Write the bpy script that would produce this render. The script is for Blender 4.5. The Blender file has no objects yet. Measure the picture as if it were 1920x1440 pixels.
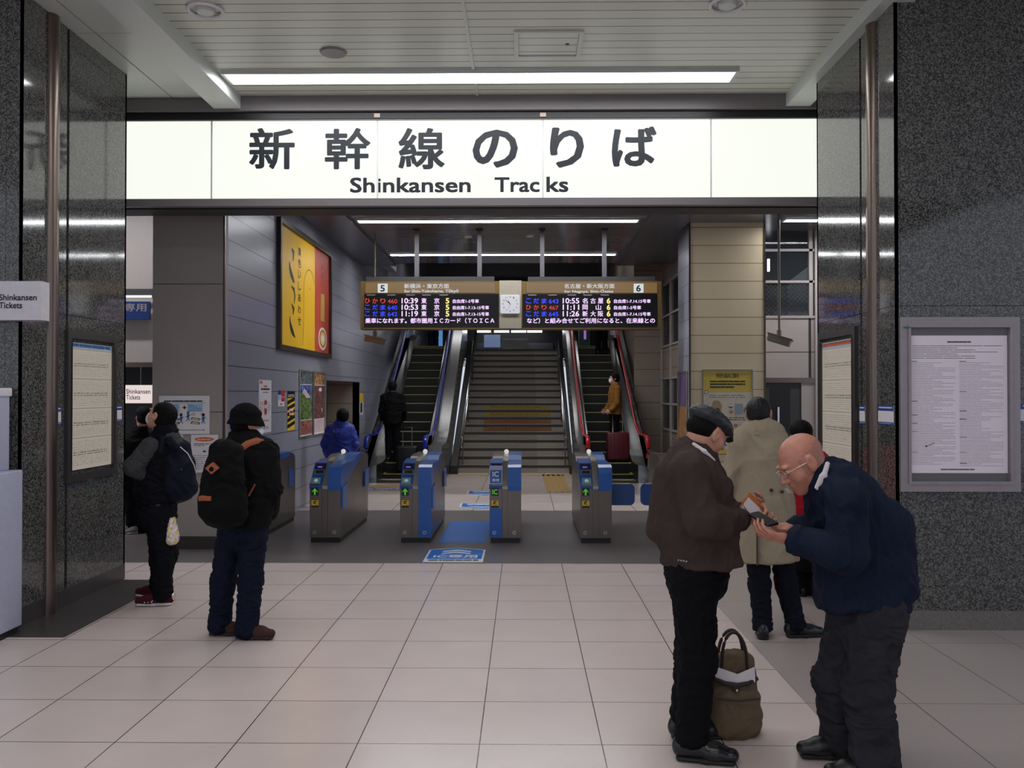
import bpy, bmesh, math, random
import numpy as np
from mathutils import Vector, Matrix, Euler, noise as mnoise
random.seed(7)
C = bpy.context.scene.collection
SC = bpy.context.scene
PI = math.pi

# ---------------------------------------------------------------- camera, world, exposure
F = 1660.0                      # focal length in pixels of the 1920x1440 frame
CAM_H = 1.72
YAW = math.atan(22.0 / F)
PITCH = math.atan(18.0 / F)
cam_data = bpy.data.cameras.new('camera')
cam_data.sensor_fit = 'HORIZONTAL'; cam_data.sensor_width = 36.0
cam_data.lens = 36.0 * F / 1920.0
cam_data.clip_start = 0.05; cam_data.clip_end = 300
cam = bpy.data.objects.new('camera', cam_data); C.objects.link(cam)
cam.location = (0, 0, CAM_H)
cam.rotation_euler = (PI / 2 + PITCH, 0, YAW)
SC.camera = cam
CAMR = Euler((PI / 2 + PITCH, 0, YAW)).to_matrix()

def P(px, py, D):
    """point of the place seen at pixel px, py at the distance Y = D"""
    d = CAMR @ Vector(((px - 960) / F, (720 - py) / F, -1.0))
    return Vector((d.x * D / d.y, D, CAM_H + d.z * D / d.y))

W = bpy.data.worlds.new('world'); SC.world = W; W.use_nodes = True
bg = W.node_tree.nodes['Background']
bg.inputs[0].default_value = (0.80, 0.86, 1.0, 1); bg.inputs[1].default_value = 0.8
SC.view_settings.view_transform = 'Standard'; SC.view_settings.look = 'None'
SC.view_settings.gamma = 1.0; SC.view_settings.use_curve_mapping = False
SC.view_settings.exposure = 0.0
L_FRONT, L_SIGN, L_HALL = 15.0, 1.05, 46.0   # lamp strengths

# ---------------------------------------------------------------- materials
def lin(c):
    return tuple((x / 255 / 12.92) if x / 255 <= 0.04045 else ((x / 255 + 0.055) / 1.055) ** 2.4 for x in c[:3]) + (1.0,)

MATS = {}
def mat(name, rgb, rough=0.6, metal=0.0, var=0.06, scale=20.0, bump=0.0, bscale=60.0, spec=0.5, stretch=(1, 1, 1), sheen=0.0, coat=0.0):
    if name in MATS: return MATS[name]
    m = bpy.data.materials.new(name); m.use_nodes = True
    nt = m.node_tree; N = nt.nodes; L = nt.links
    b = N['Principled BSDF']
    b.inputs['Roughness'].default_value = rough; b.inputs['Metallic'].default_value = metal
    b.inputs['Specular IOR Level'].default_value = spec
    if sheen: b.inputs['Sheen Weight'].default_value = sheen
    if coat: b.inputs['Coat Weight'].default_value = coat
    tc = N.new('ShaderNodeTexCoord'); mp = N.new('ShaderNodeMapping'); mp.inputs['Scale'].default_value = stretch
    L.new(tc.outputs['Object'], mp.inputs['Vector'])
    nz = N.new('ShaderNodeTexNoise'); nz.inputs['Scale'].default_value = scale; nz.inputs['Detail'].default_value = 4
    L.new(mp.outputs[0], nz.inputs['Vector'])
    c = lin(rgb)
    mx = N.new('ShaderNodeMix'); mx.data_type = 'RGBA'
    mx.inputs[6].default_value = tuple(max(0, x * (1 - var * 2)) for x in c[:3]) + (1,)
    mx.inputs[7].default_value = tuple(min(1, x * (1 + var * 2)) for x in c[:3]) + (1,)
    fac = nz.outputs['Fac']
    if var > .4:
        mr = N.new('ShaderNodeMapRange'); mr.inputs[1].default_value = .4; mr.inputs[2].default_value = .6; L.new(fac, mr.inputs[0]); fac = mr.outputs[0]
    L.new(fac, mx.inputs[0]); L.new(mx.outputs[2], b.inputs['Base Color'])
    if bump:
        n2 = N.new('ShaderNodeTexNoise'); n2.inputs['Scale'].default_value = bscale; n2.inputs['Detail'].default_value = 3
        L.new(mp.outputs[0], n2.inputs['Vector'])
        bp = N.new('ShaderNodeBump'); bp.inputs['Strength'].default_value = bump; bp.inputs['Distance'].default_value = 0.01
        L.new(n2.outputs['Fac'], bp.inputs['Height']); L.new(bp.outputs[0], b.inputs['Normal'])
    MATS[name] = m
    return m

def emis(name, rgb, strength):
    if name in MATS: return MATS[name]
    m = bpy.data.materials.new(name); m.use_nodes = True
    nt = m.node_tree; N = nt.nodes; L = nt.links
    b = N['Principled BSDF']; b.inputs['Base Color'].default_value = (.04, .04, .04, 1)
    b.inputs['Emission Color'].default_value = lin(rgb); b.inputs['Emission Strength'].default_value = strength
    MATS[name] = m
    return m

def granite(name, dark, light, rough=0.1, scale=120, lo=.42, hi=.62):
    m = mat(name, (60, 60, 60), rough, spec=0.6)
    nt = m.node_tree; N = nt.nodes; L = nt.links; b = N['Principled BSDF']
    tc = [n for n in N if n.type == 'TEX_COORD'][0]
    n1 = N.new('ShaderNodeTexNoise'); n1.inputs['Scale'].default_value = scale; n1.inputs['Detail'].default_value = 5; n1.inputs['Roughness'].default_value = .7
    L.new(tc.outputs['Object'], n1.inputs['Vector'])
    r = N.new('ShaderNodeValToRGB'); r.color_ramp.elements[0].position = lo; r.color_ramp.elements[0].color = lin(dark)
    r.color_ramp.elements[1].position = hi; r.color_ramp.elements[1].color = lin(light)
    L.new(n1.outputs['Fac'], r.inputs[0]); L.new(r.outputs[0], b.inputs['Base Color'])
    return m

def glass(name, rgb, rough=0.02, alpha=0.25):
    m = bpy.data.materials.new(name); m.use_nodes = True
    b = m.node_tree.nodes['Principled BSDF']; b.inputs['Base Color'].default_value = lin(rgb)
    b.inputs['Roughness'].default_value = rough; b.inputs['Alpha'].default_value = alpha
    MATS[name] = m
    return m

def lines_mat(name, rgb, joint, axes, rough=0.3, width=0.004, var=0.03, metal=0.0, bump=0.0, nscale=6, spec=0.5, cuts=None):
    """procedural tiles or slats: axes = list of (axis index, origin, pitch)"""
    m = mat(name, rgb, rough, metal, var, nscale, bump=bump, spec=spec)
    nt = m.node_tree; N = nt.nodes; L = nt.links; b = N['Principled BSDF']
    tc = [n for n in N if n.type == 'TEX_COORD'][0]
    sep = N.new('ShaderNodeSeparateXYZ'); L.new(tc.outputs['Object'], sep.inputs[0])
    def M(op, a, bb=None):
        n = N.new('ShaderNodeMath'); n.operation = op
        for i, v in enumerate((a, bb)):
            if v is None: continue
            if isinstance(v, (int, float)): n.inputs[i].default_value = v
            else: L.new(v, n.inputs[i])
        return n.outputs[0]
    tot = None; cellv = None
    for (ax, o, p) in axes:
        s = M('DIVIDE', M('SUBTRACT', sep.outputs[ax], o), p)
        fr = M('FRACT', s)
        dd = M('MULTIPLY', M('MINIMUM', fr, M('SUBTRACT', 1.0, fr)), p)
        ln = M('LESS_THAN', dd, width / 2)
        tot = ln if tot is None else M('MAXIMUM', tot, ln)
        fl = M('MULTIPLY', M('FLOOR', s), 3.71 + ax * 2.3)
        cellv = fl if cellv is None else M('ADD', cellv, fl)
    wn = N.new('ShaderNodeTexWhiteNoise'); wn.noise_dimensions = '1D'; L.new(cellv, wn.inputs['W'])
    base = b.inputs['Base Color'].links[0].from_socket
    hsv = N.new('ShaderNodeHueSaturation'); L.new(base, hsv.inputs['Color'])
    L.new(M('ADD', M('MULTIPLY', wn.outputs['Value'], 0.07), 0.965), hsv.inputs['Value'])
    mx = N.new('ShaderNodeMix'); mx.data_type = 'RGBA'; L.new(tot, mx.inputs[0]); L.new(hsv.outputs[0], mx.inputs[6]); mx.inputs[7].default_value = lin(joint)
    L.new(mx.outputs[2], b.inputs['Base Color'])
    return m

# ---------------------------------------------------------------- mesh builder
ORG = {}        # object -> world origin
def link(o): C.objects.link(o); return o

class MB:
    def __init__(s): s.v = []; s.f = []; s.m = []; s.mats = []
    def mi(s, m):
        if m not in s.mats: s.mats.append(m)
        return s.mats.index(m)
    def add(s, vs, fs, m):
        o = len(s.v); k = s.mi(m)
        s.v += [tuple(v) for v in vs]
        for f in fs: s.f.append(tuple(i + o for i in f)); s.m.append(k)
        return s
    def box(s, x0, x1, y0, y1, z0, z1, m, bev=0.0, M=None):
        if bev:
            bm = bmesh.new(); bmesh.ops.create_cube(bm, size=1)
            for v in bm.verts: v.co = Vector(((x0 + x1) / 2 + v.co.x * (x1 - x0), (y0 + y1) / 2 + v.co.y * (y1 - y0), (z0 + z1) / 2 + v.co.z * (z1 - z0)))
            bmesh.ops.bevel(bm, geom=bm.edges[:] + bm.verts[:], offset=bev, segments=3, affect='EDGES', profile=0.5)
            vs = [v.co.copy() for v in bm.verts]; bm.verts.index_update(); fs = [[v.index for v in f.verts] for f in bm.faces]; bm.free()
        else:
            vs = [Vector((x, y, z)) for x in (x0, x1) for y in (y0, y1) for z in (z0, z1)]
            fs = [(0, 1, 3, 2), (4, 6, 7, 5), (0, 4, 5, 1), (2, 3, 7, 6), (0, 2, 6, 4), (1, 5, 7, 3)]
        if M is not None: vs = [M @ v for v in vs]
        return s.add(vs, fs, m)
    def quad(s, a, b, c, d, m): return s.add([a, b, c, d], [(0, 1, 2, 3)], m)
    def prism(s, pts, axis, a0, a1, m):
        """pts 2D outline (counter-clockwise) extruded along axis 0/1/2"""
        def mk(p, a):
            return {0: (a, p[0], p[1]), 1: (p[0], a, p[1]), 2: (p[0], p[1], a)}[axis]
        n = len(pts); vs = [mk(p, a0) for p in pts] + [mk(p, a1) for p in pts]
        fs = [tuple(range(n))[::-1], tuple(range(n, 2 * n))] + [(i, (i + 1) % n, n + (i + 1) % n, n + i) for i in range(n)]
        return s.add(vs, fs, m)
    def tube(s, pts, r, m, n=10, ry=None, up=None, closed=False):
        pts = [Vector(p) for p in pts]; N_ = len(pts); ry = ry or r; vs = []; fs = []
        for i, p in enumerate(pts):
            if closed: t = pts[(i + 1) % N_] - pts[i - 1]
            else: t = pts[min(i + 1, N_ - 1)] - pts[max(i - 1, 0)]
            t.normalize()
            u = Vector(up) if up else (Vector((0, 0, 1)) if abs(t.z) < .9 else Vector((1, 0, 0)))
            a = t.cross(u).normalized(); b = a.cross(t).normalized()
            rr = r[i] if isinstance(r, (list, tuple)) else r
            r2 = ry[i] if isinstance(ry, (list, tuple)) else ry
            for k in range(n):
                q = 2 * PI * k / n; vs.append(p + a * math.cos(q) * rr + b * math.sin(q) * r2)
        for i in range(N_ if closed else N_ - 1):
            j = (i + 1) % N_
            for k in range(n): fs.append((i * n + k, i * n + (k + 1) % n, j * n + (k + 1) % n, j * n + k))
        if not closed: fs += [tuple(range(n))[::-1], tuple(range((N_ - 1) * n, N_ * n))]
        return s.add(vs, fs, m)
    def cyl(s, a, b, r, m, n=24, r2=None): return s.tube([a, b], [r, r if r2 is None else r2], m, n, [r, r if r2 is None else r2])
    def ball(s, c, r, m, n=14, sc=(1, 1, 1)):
        vs = []; fs = []; c = Vector(c)
        for i in range(n // 2 + 1):
            th = PI * i / (n // 2)
            for k in range(n):
                q = 2 * PI * k / n
                vs.append(c + Vector((sc[0] * r * math.sin(th) * math.cos(q), sc[1] * r * math.sin(th) * math.sin(q), sc[2] * r * math.cos(th))))
        for i in range(n // 2):
            for k in range(n): fs.append((i * n + k, (i + 1) * n + k, (i + 1) * n + (k + 1) % n, i * n + (k + 1) % n))
        return s.add(vs, fs, m)
    def build(s, name, parent=None, smooth=False, origin=None):
        me = bpy.data.meshes.new(name)
        vs = np.array(s.v, dtype=float)
        if parent is not None: og = ORG[parent]
        elif origin is not None: og = Vector(origin)
        else:
            lo, hi = vs.min(0), vs.max(0); og = Vector(((lo[0] + hi[0]) / 2, (lo[1] + hi[1]) / 2, lo[2]))
        vs = vs - np.array(og)
        me.from_pydata([tuple(v) for v in vs], [], s.f)
        for m in s.mats: me.materials.append(m)
        me.polygons.foreach_set('material_index', s.m)
        me.update(); me.validate(clean_customdata=False)
        if smooth:
            me.polygons.foreach_set('use_smooth', [True] * len(me.polygons))
            if smooth != 'all': me.set_sharp_from_angle(angle=math.radians(40 if smooth is True else smooth))
        o = bpy.data.objects.new(name, me); link(o)
        if parent is not None: o.parent = parent
        else: o.location = og
        ORG[o] = og
        return o

def tag(o, label=None, cat=None, group=None, kind=None):
    if label: o['label'] = label
    if cat: o['category'] = cat
    if group: o['group'] = group
    if kind: o['kind'] = kind
    return o
def root(name, loc, label, cat, group=None):
    o = bpy.data.objects.new(name, None); link(o); o.location = loc; ORG[o] = Vector(loc)
    o.empty_display_size = 0.1
    return tag(o, label, cat, group)
def struct(mb, name, label=None, cat=None, smooth=False):
    o = mb.build(name, smooth=smooth, origin=(0, 0, 0)); o['kind'] = 'structure'
    tag(o, label, cat or name.split('_')[0]); return o

_tc = {}
def text_geo(s):
    key = s
    if key in _tc: return _tc[key]
    cu = bpy.data.curves.new('t', 'FONT'); cu.body = s; cu.size = 1.0; cu.resolution_u = 3
    cu.fill_mode = 'FRONT'
    ob = bpy.data.objects.new('t', cu); C.objects.link(ob)
    dg = bpy.context.evaluated_depsgraph_get(); dg.update()
    me = bpy.data.meshes.new_from_object(ob.evaluated_get(dg))
    vs = np.array([v.co[:] for v in me.vertices]).reshape(-1, 3); fs = [tuple(p.vertices) for p in me.polygons]
    bpy.data.objects.remove(ob); bpy.data.curves.remove(cu); bpy.data.meshes.remove(me)
    lo, hi = (vs.min(0), vs.max(0)) if len(vs) else (np.zeros(3), np.ones(3))
    _tc[key] = (vs, fs, lo, hi)
    return _tc[key]

class Panel:
    """a flat face: origin (bottom left as one reads it), u to the right, v up"""
    def __init__(s, o, u, v, mb=None):
        s.o = Vector(o); s.u = Vector(u).normalized(); s.v = Vector(v).normalized(); s.n = s.u.cross(s.v); s.mb = mb or MB()
    def pt(s, a, b, l=0.0): return s.o + s.u * a + s.v * b + s.n * l
    def rect(s, a0, b0, a1, b1, m, l=0.001): s.mb.quad(s.pt(a0, b0, l), s.pt(a1, b0, l), s.pt(a1, b1, l), s.pt(a0, b1, l), m); return s
    def poly(s, pts, m, l=0.001): s.mb.add([s.pt(a, b, l) for a, b in pts], [tuple(range(len(pts)))], m); return s
    def slab(s, a0, b0, a1, b1, l0, l1, m):
        c = [s.pt(a, b, l) for l in (l0, l1) for (a, b) in ((a0, b0), (a1, b0), (a1, b1), (a0, b1))]
        s.mb.add(c, [(3, 2, 1, 0), (4, 5, 6, 7), (0, 1, 5, 4), (1, 2, 6, 5), (2, 3, 7, 6), (3, 0, 4, 7)], m); return s
    def frame(s, a0, b0, a1, b1, w, l0, l1, m):
        s.slab(a0, b0, a1, b0 + w, l0, l1, m); s.slab(a0, b1 - w, a1, b1, l0, l1, m)
        s.slab(a0, b0 + w, a0 + w, b1 - w, l0, l1, m); s.slab(a1 - w, b0 + w, a1, b1 - w, l0, l1, m); return s
    def disc(s, a, b, r, m, l=0.001, n=20, rb=None): return s.poly([(a + r * math.cos(2 * PI * k / n), b + (rb or r) * math.sin(2 * PI * k / n)) for k in range(n)], m, l)
    def line(s, a0, b0, a1, b1, w, m, l=0.0015):
        d = Vector((a1 - a0, b1 - b0)); d.normalize(); x, y = -d.y * w / 2, d.x * w / 2
        return s.poly([(a0 - x, b0 - y), (a1 - x, b1 - y), (a1 + x, b1 + y), (a0 + x, b0 + y)], m, l)
    def text(s, t, a0, b0, w, h, m, bold=0.0, l=0.002, rot=False):
        """fits the text into the w x h rectangle whose lower left corner is a0, b0"""
        vs, fs, lo, hi = text_geo(t)
        if not len(vs): return s
        # a heavier weight comes from the glyphs laid over themselves, slightly shifted
        d = bold; big = h > .2
        sx = w / (hi[0] - lo[0] + 2 * d); sy = h / (hi[1] - lo[1] + 2 * d)
        nn = 12 if big else 4
        sh = [(0, 0)] + ([(d * math.cos(2 * PI * (k + .5) / nn), d * math.sin(2 * PI * (k + .5) / nn)) for k in range(nn)] if d else [])
        for i, (ex, ey) in enumerate(sh):
            s.mb.add([s.pt(a0 + (v[0] - lo[0] + d + ex) * sx, b0 + (v[1] - lo[1] + d + ey) * sy, l + i * .00005) for v in vs], fs, m)
        return s
    def dashes(s, a0, b0, a1, b1, n, m, l=0.0015, fill=.35, seed=1, gap=0.12, seg=1.0, full=False):
        """rows of small print too small to read"""
        rnd = random.Random(seed); hgt = (b1 - b0) / n
        for i in range(n):
            y = b1 - (i + 1) * hgt; x = a0; end = a1 - (a1 - a0) * (0 if full else rnd.choice((0, 0, .05, .3, .5)))
            while x < end:
                ww = (a1 - a0) * rnd.uniform(.05, .3) * seg; e = min(x + ww, end)
                s.rect(x, y + hgt * .2, e, y + hgt * (.2 + fill), m, l); x = e + (a1 - a0) * gap * rnd.uniform(.1, .5)
        return s
# ---------------------------------------------------------------- dimensions of the place
XL, XR = -3.71, 2.71            # inner faces of the two granite pillars
YP0, YP1 = 6.5, 8.2             # front and back of the pillars
WL = -3.33                      # left wall of the escalator hall
ZC = 4.72                       # concourse ceiling
ZH = 4.40                       # hall ceiling
YD0, YD1 = 8.98, 13.04          # dark floor band with the gates
XG = 1.57                       # the grey floor begins here
ZT = 2.96                       # upper floor

m_tile = lines_mat('white_tile', (212, 196, 190), (70, 50, 45), [(0, -0.217, 0.6), (1, 4.36, 0.6)], rough=0.22, width=0.006, var=0.035, nscale=3)
m_grey = lines_mat('grey_tile', (168, 157, 153), (52, 44, 42), [(0, 1.57, 0.6), (1, 6.16, 1.2)], rough=0.35, width=0.005, var=0.05, nscale=40)
m_dark = mat('dark_floor', (104, 97, 96), 0.3, var=.08, scale=40)
m_border = mat('pillar_border', (62, 56, 55), 0.35, var=.05, scale=30)
m_backtile = lines_mat('back_tile', (196, 182, 174), (80, 66, 58), [(0, -0.75, 1.2), (1, 13.04, 1.0)], rough=0.25, width=0.008, var=0.05, nscale=3)
m_gran = granite('granite', (26, 27, 27), (118, 117, 114), 0.07, 95)
m_granl = granite('granite_light', (95, 92, 88), (128, 122, 118), 0.3, 150)
m_steel = mat('brushed_steel', (118, 105, 98), 0.3, 0.9, .05, 3, stretch=(8, 8, .3))
m_stain = mat('stainless', (130, 126, 122), 0.28, 0.85, .05, 4, stretch=(1, 1, 12))
m_chrome = mat('chrome', (200, 200, 200), 0.12, 1.0, .02)
m_slat = lines_mat('ceiling_slats', (205, 205, 195), (70, 68, 64), [(1, 6.61, 0.15)], rough=0.35, width=0.013, var=.03, nscale=2, metal=0.0)
m_beam = mat('beam_panel', (196, 200, 196), 0.35, 0.0, .03, 2)
m_beamj = mat('beam_joint', (40, 40, 40), .8)
m_grayp = mat('grey_paint', (120, 114, 116), 0.4, 0.0, .03, 3)
m_pier = mat('pier_panel', (158, 149, 145), 0.45, 0, .03, 4)
m_panel = lines_mat('wall_panel', (150, 150, 162), (28, 26, 28), [(2, 0.04, 0.285)], rough=0.3, width=0.008, var=.05, nscale=1.3, metal=0.15)
m_beige = lines_mat('beige_panel', (222, 204, 170), (70, 58, 40), [(2, 0.09, 0.2825)], rough=0.45, width=0.008, var=.02, nscale=3)
m_hceil = lines_mat('hall_slats', (128, 126, 128), (30, 28, 28), [(1, 9.0, 0.15)], rough=0.16, width=0.012, var=.03, nscale=2, metal=0.0, spec=.7)
m_soff = mat('hall_soffit', (98, 100, 110), .25, 0.2, .04, 2)
m_darkwall = lines_mat('end_wall_panel', (140, 126, 112), (40, 34, 28), [(2, 0.04, 0.37)], rough=.5, width=.01, var=.04, nscale=3)
m_black = mat('black_plastic', (18, 18, 20), .4, var=.02)
m_dgrey = mat('dark_grey', (52, 50, 50), .5, var=.04)
m_white = mat('white_board', (222, 218, 222), .45, var=.02)
m_ink = mat('ink', (30, 30, 34), .6)
m_mid = mat('grey_print', (130, 126, 130), .7)
m_blue = mat('signal_blue', (22, 62, 140), .4, var=.03)
m_gblue = mat('gate_blue', (28, 88, 168), .28, var=.04, scale=4)
m_yel = mat('yellow', (222, 184, 40), .5, var=.04)
m_red = mat('red', (190, 40, 38), .5)
m_gold = mat('gold_panel', (150, 118, 62), .4, var=.03)
m_wood = mat('frame_brown', (60, 48, 40), .35)

# ---------------------------------------------------------------- floor
def patch(mb, x0, x1, y0, y1, z, m): mb.quad((x0, y0, z), (x1, y0, z), (x1, y1, z), (x0, y1, z), m)
fl = MB()
patch(fl, -12, XG, -10, YD0, 0, m_tile)
patch(fl, XG, 12, -10, YD0, 0, m_grey)
patch(fl, -12, 12, YD0, YD1, 0, m_dark)
patch(fl, -12, 12, YD1, 19.6, 0, m_backtile)
patch(fl, -12, 12, 19.6, 30, 0, m_dark)
struct(fl, 'floor', 'white, grey and dark tiled station floor', 'floor')
bd = MB()
bd.box(XL - .4, -3.24, 6.22, 8.15, 0, .0015, m_border)
bd.box(XL - 3, XL - .4, 6.22, 6.5, 0, .0015, m_border)
struct(bd, 'floor_border', 'dark stone border on the floor around the left pillar', 'floor')

# ---------------------------------------------------------------- pillars
def pillar(side, name, label):
    s = -1 if side == 'L' else 1
    xi = XL if side == 'L' else XR
    xo = xi + s * 3.2
    b = MB()
    def bx(xa, xb, y0, y1, z0, z1, m, bev=0):
        b.box(min(xa, xb), max(xa, xb), y0, y1, z0, z1, m, bev)
    g = .012
    # granite slabs with open joints around a dark core
    bx(xi + s * .03, xo, YP0 + .03, YP1 - .03, 0, 4.9, m_black)
    ys = [(YP0, 6.83), (6.97, 7.12), (7.16, YP1)]
    for (a, c) in ys:
        for (z0, z1) in ((.14, 2.36), (2.364, 4.9)): bx(xi, xi + s * .03, a, c, z0, z1, m_gran)
    bx(xi + s * .012, xi + s * .03, 7.12, 7.16, .0, 4.9, m_black)
    xs = [0, .045, .98, 1.9, 3.2] if side == 'R' else [0, .13, 1.05, 3.2]
    for i in range(len(xs) - 1):
        for (z0, z1) in ((.14, 2.36), (2.364, 4.9)): bx(xi + s * (xs[i] + .0012), xi + s * (xs[i + 1] - .0012), YP0, YP0 + .03, z0, z1, m_gran)
    bx(xi, xo, YP1 - .03, YP1, .14, 4.9, m_gran)
    base = m_granl if side == 'R' else m_border
    bx(xi + s * -.002, xo, YP0 - .004, YP1 + .002, 0, .14, base)
    o = struct(b, name, label, 'pillar')
    # round steel corner guard set into the inner face
    t = MB()
    pts = []
    for k in range(13):
        q = PI * k / 12; pts.append((xi - s * .045 * math.sin(q), 6.9 - .07 * math.cos(q)))
    if s > 0: pts = pts[::-1]
    t.prism(pts, 2, 0.0, 4.9, m_steel)
    c = t.build('steel_guard', smooth=True, origin=(0, 0, 0)); c.parent = o
    c['label'] = 'rounded steel corner guard'
    return o
pl = pillar('L', 'pillar', 'dark polished granite pillar with the glazed timetable at left')
pr = pillar('R', 'pillar', 'dark polished granite pillar with the large notice frame at right')

# ---------------------------------------------------------------- concourse ceiling
ce = MB()
ce.quad((-2.85, -12, ZC), (-2.85, 8.85, ZC), (2.62, 8.85, ZC), (2.62, -12, ZC), m_slat)
struct(ce, 'ceiling', 'pale slatted metal ceiling of the concourse', 'ceiling')
cs = MB()
for (xa, xb, xc) in ((-2.85, -3.12, -7.5), (2.62, 2.86, 7.5)):
    lo, hi = min(xa, xb), max(xa, xb)
    cs.box(lo, hi, -12, 8.9, ZC - .13, ZC + .1, m_beam)
    s = -1 if xa < 0 else 1
    for k in range(-8, 6):
        y0 = 8.85 - (k + 1) * 1.6 - .0; y1 = y0 + 1.592
        xm = xb + s * .42
        cs.box(min(xb, xm - s * .006), max(xb, xm - s * .006), y0, y1, ZC - .02, ZC + .1, m_beam)
        cs.box(min(xm + s * .006, xc), max(xm + s * .006, xc), y0, y1, ZC - .02, ZC + .1, m_beam)
cs.box(-7.5, 7.5, -12, 9, ZC + .1, ZC + .2, m_beamj)
struct(cs, 'ceiling_beam', 'painted metal soffit panels along both sides of the slatted ceiling', 'ceiling')
sm = MB(); sm.box(-.478, -.452, -12, 8.85, ZC - .012, ZC, m_beam); struct(sm, 'ceiling_seam', 'pale cover strip along the ceiling slats', 'ceiling')
# beam above the big sign
bm_ = MB()
bm_.box(-7.5, 7.5, 8.85, 9.3, 4.57, ZC + .2, m_grayp)
bm_.box(-7.5, 7.5, 8.9, 9.3, 4.50, 4.57, m_black)
bm_.box(-7.5, 7.5, 8.82, 8.90, 3.60, 3.675, m_grayp)
bm_.box(-7.5, 7.5, 8.98, 9.3, 3.60, 4.57, m_dgrey)
struct(bm_, 'wall_lintel', 'grey lintel carrying the large lit sign', 'wall')
# ---------------------------------------------------------------- hall beyond the gates
w = MB()
w.box(WL - .12, WL, 9.8, 14.94, 0, 4.6, m_panel)
w.box(WL - .12, WL, 14.94, 17.8, 1.95, 4.6, m_panel)
w.box(WL - .12, WL, 17.8, 31, 0, 5.8, m_panel)
w.box(WL - .9, WL - .8, 14.8, 18, 0, 2.1, m_darkwall)
w.box(WL - .8, WL, 14.9, 14.94, 0, 1.95, m_darkwall)
w.box(WL - .8, WL, 17.8, 17.9, 0, 1.95, m_darkwall)
w.box(WL - .8, WL - .1, 14.9, 17.9, 1.95, 2.0, m_darkwall)
struct(w, 'wall_left', 'grey metal panelled left wall of the escalator hall', 'wall')
w = MB()
w.box(-4.11, WL + .006, 9.78, 9.9, .14, 4.6, m_pier)
w.box(WL - .006, WL + .012, 9.772, 9.80, .14, 4.6, m_steel)
w.box(-4.11, WL + .006, 9.76, 9.9, 0, .14, m_border)
w.box(-4.125, -4.11, 9.78, 11.6, 0, 4.6, m_pier)
w.box(-9, -4.11, 11.6, 11.7, 2.07, 4.6, m_pier)
w.box(-4.6, -4.59, 11.59, 11.6, 2.9, 4.6, m_beamj)
w.box(-4.115, -3.33, 9.775, 9.78, 2.935, 2.94, m_beamj)
w.box(-4.115, -3.33, 9.775, 9.78, 1.515, 1.519, m_beamj)
w.box(-9, -4.11, 11.58, 11.6, 3.0, 3.1, m_dgrey)
w.box(-9, -4.11, 13.9, 14.0, 0, 2.6, m_dgrey)
w.box(-9, -8.9, 11.6, 14, 0, 2.6, m_dgrey)
w.box(-9, -4.0, 11.7, 14, 2.5, 2.6, m_dgrey)
w.box(-9, -4.11, 11.56, 11.6, 2.07, 2.13, m_steel)
struct(w, 'wall_corner', 'grey panelled corner pier and ticket office front at left', 'wall')

w = MB()
w.box(2.60, 3.775, 13.9, 14.9, 0, ZH, m_beige)
w.box(2.596, 2.60, 13.92, 14.9, 0, ZH, m_panel)
w.box(2.59, 2.615, 13.89, 13.92, 0, ZH, m_steel)
w.box(3.76, 3.785, 13.89, 13.92, 0, ZH, m_steel)
struct(w, 'wall_pier', 'beige panelled pier right of the escalators', 'wall')
w = MB()
w.box(2.48, 3.2, 19.9, 20, 0, 5.8, m_darkwall)
w.box(2.6, 2.7, 20, 31, 0, 5.8, m_darkwall)
w.box(3.1, 3.2, 14.9, 19.9, 0, .95, m_darkwall)
w.box(3.1, 3.2, 14.9, 19.9, 2.05, 2.75, m_darkwall)
w.box(3.1, 3.2, 14.9, 19.9, 4.1, 5.8, m_darkwall)
for y in (14.95, 16.0, 17.3, 18.6, 19.85): w.box(3.06, 3.14, y - .03, y + .03, 0, 4.4, m_pier)
for z in (.95, 1.5, 2.05, 2.75, 3.4, 4.1): w.box(3.07, 3.13, 14.7, 19.9, z - .02, z + .02, m_pier)
w.box(3.6, 3.7, 14.9, 20, 0, 5.8, m_dgrey); w.box(3.2, 3.7, 19.9, 20, 0, 5.8, m_dgrey)  # end piece added behind the glass to shut out the bright sky
struct(w, 'wall_right', 'panelled right wall of the hall with glazed openings', 'wall')
m_wglass = glass('window_glass', (60, 66, 70), .03, .3)
g = MB(); g.box(3.1, 3.106, 14.8, 19.85, .97, 2.03, m_wglass); g.box(3.1, 3.106, 14.8, 19.85, 2.77, 4.08, m_wglass)
struct(g, 'window_1', 'row of dark glazed openings in the right hall wall', 'window')

# ceilings
c = MB()
c.box(-2.62, 1.86, 9.0, 18.2, ZH, ZH + .05, m_hceil)
c.box(-3.33, -2.64, 9.0, 18.2, ZH - .05, ZH + .05, m_soff)
c.box(1.88, 2.53, 9.0, 18.2, ZH - .05, ZH + .05, m_soff)
c.box(-9, -3.33, 9.0, 18.2, ZH - .0, ZH + .05, m_soff)
c.box(2.53, 9, 9.0, 18.2, ZH - .0, ZH + .05, m_soff)
c.box(-3.33, 3.2, 18.15, 18.2, ZH, 5.8, m_soff)
c.box(-3.33, 3.2, 18.2, 31, 5.6, 5.7, m_hceil)
c.box(-3.33, 3.2, 20.5, 20.8, 5.25, 5.6, m_soff)
struct(c, 'ceiling_hall', 'dark glossy slatted ceiling of the escalator hall', 'ceiling')

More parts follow.
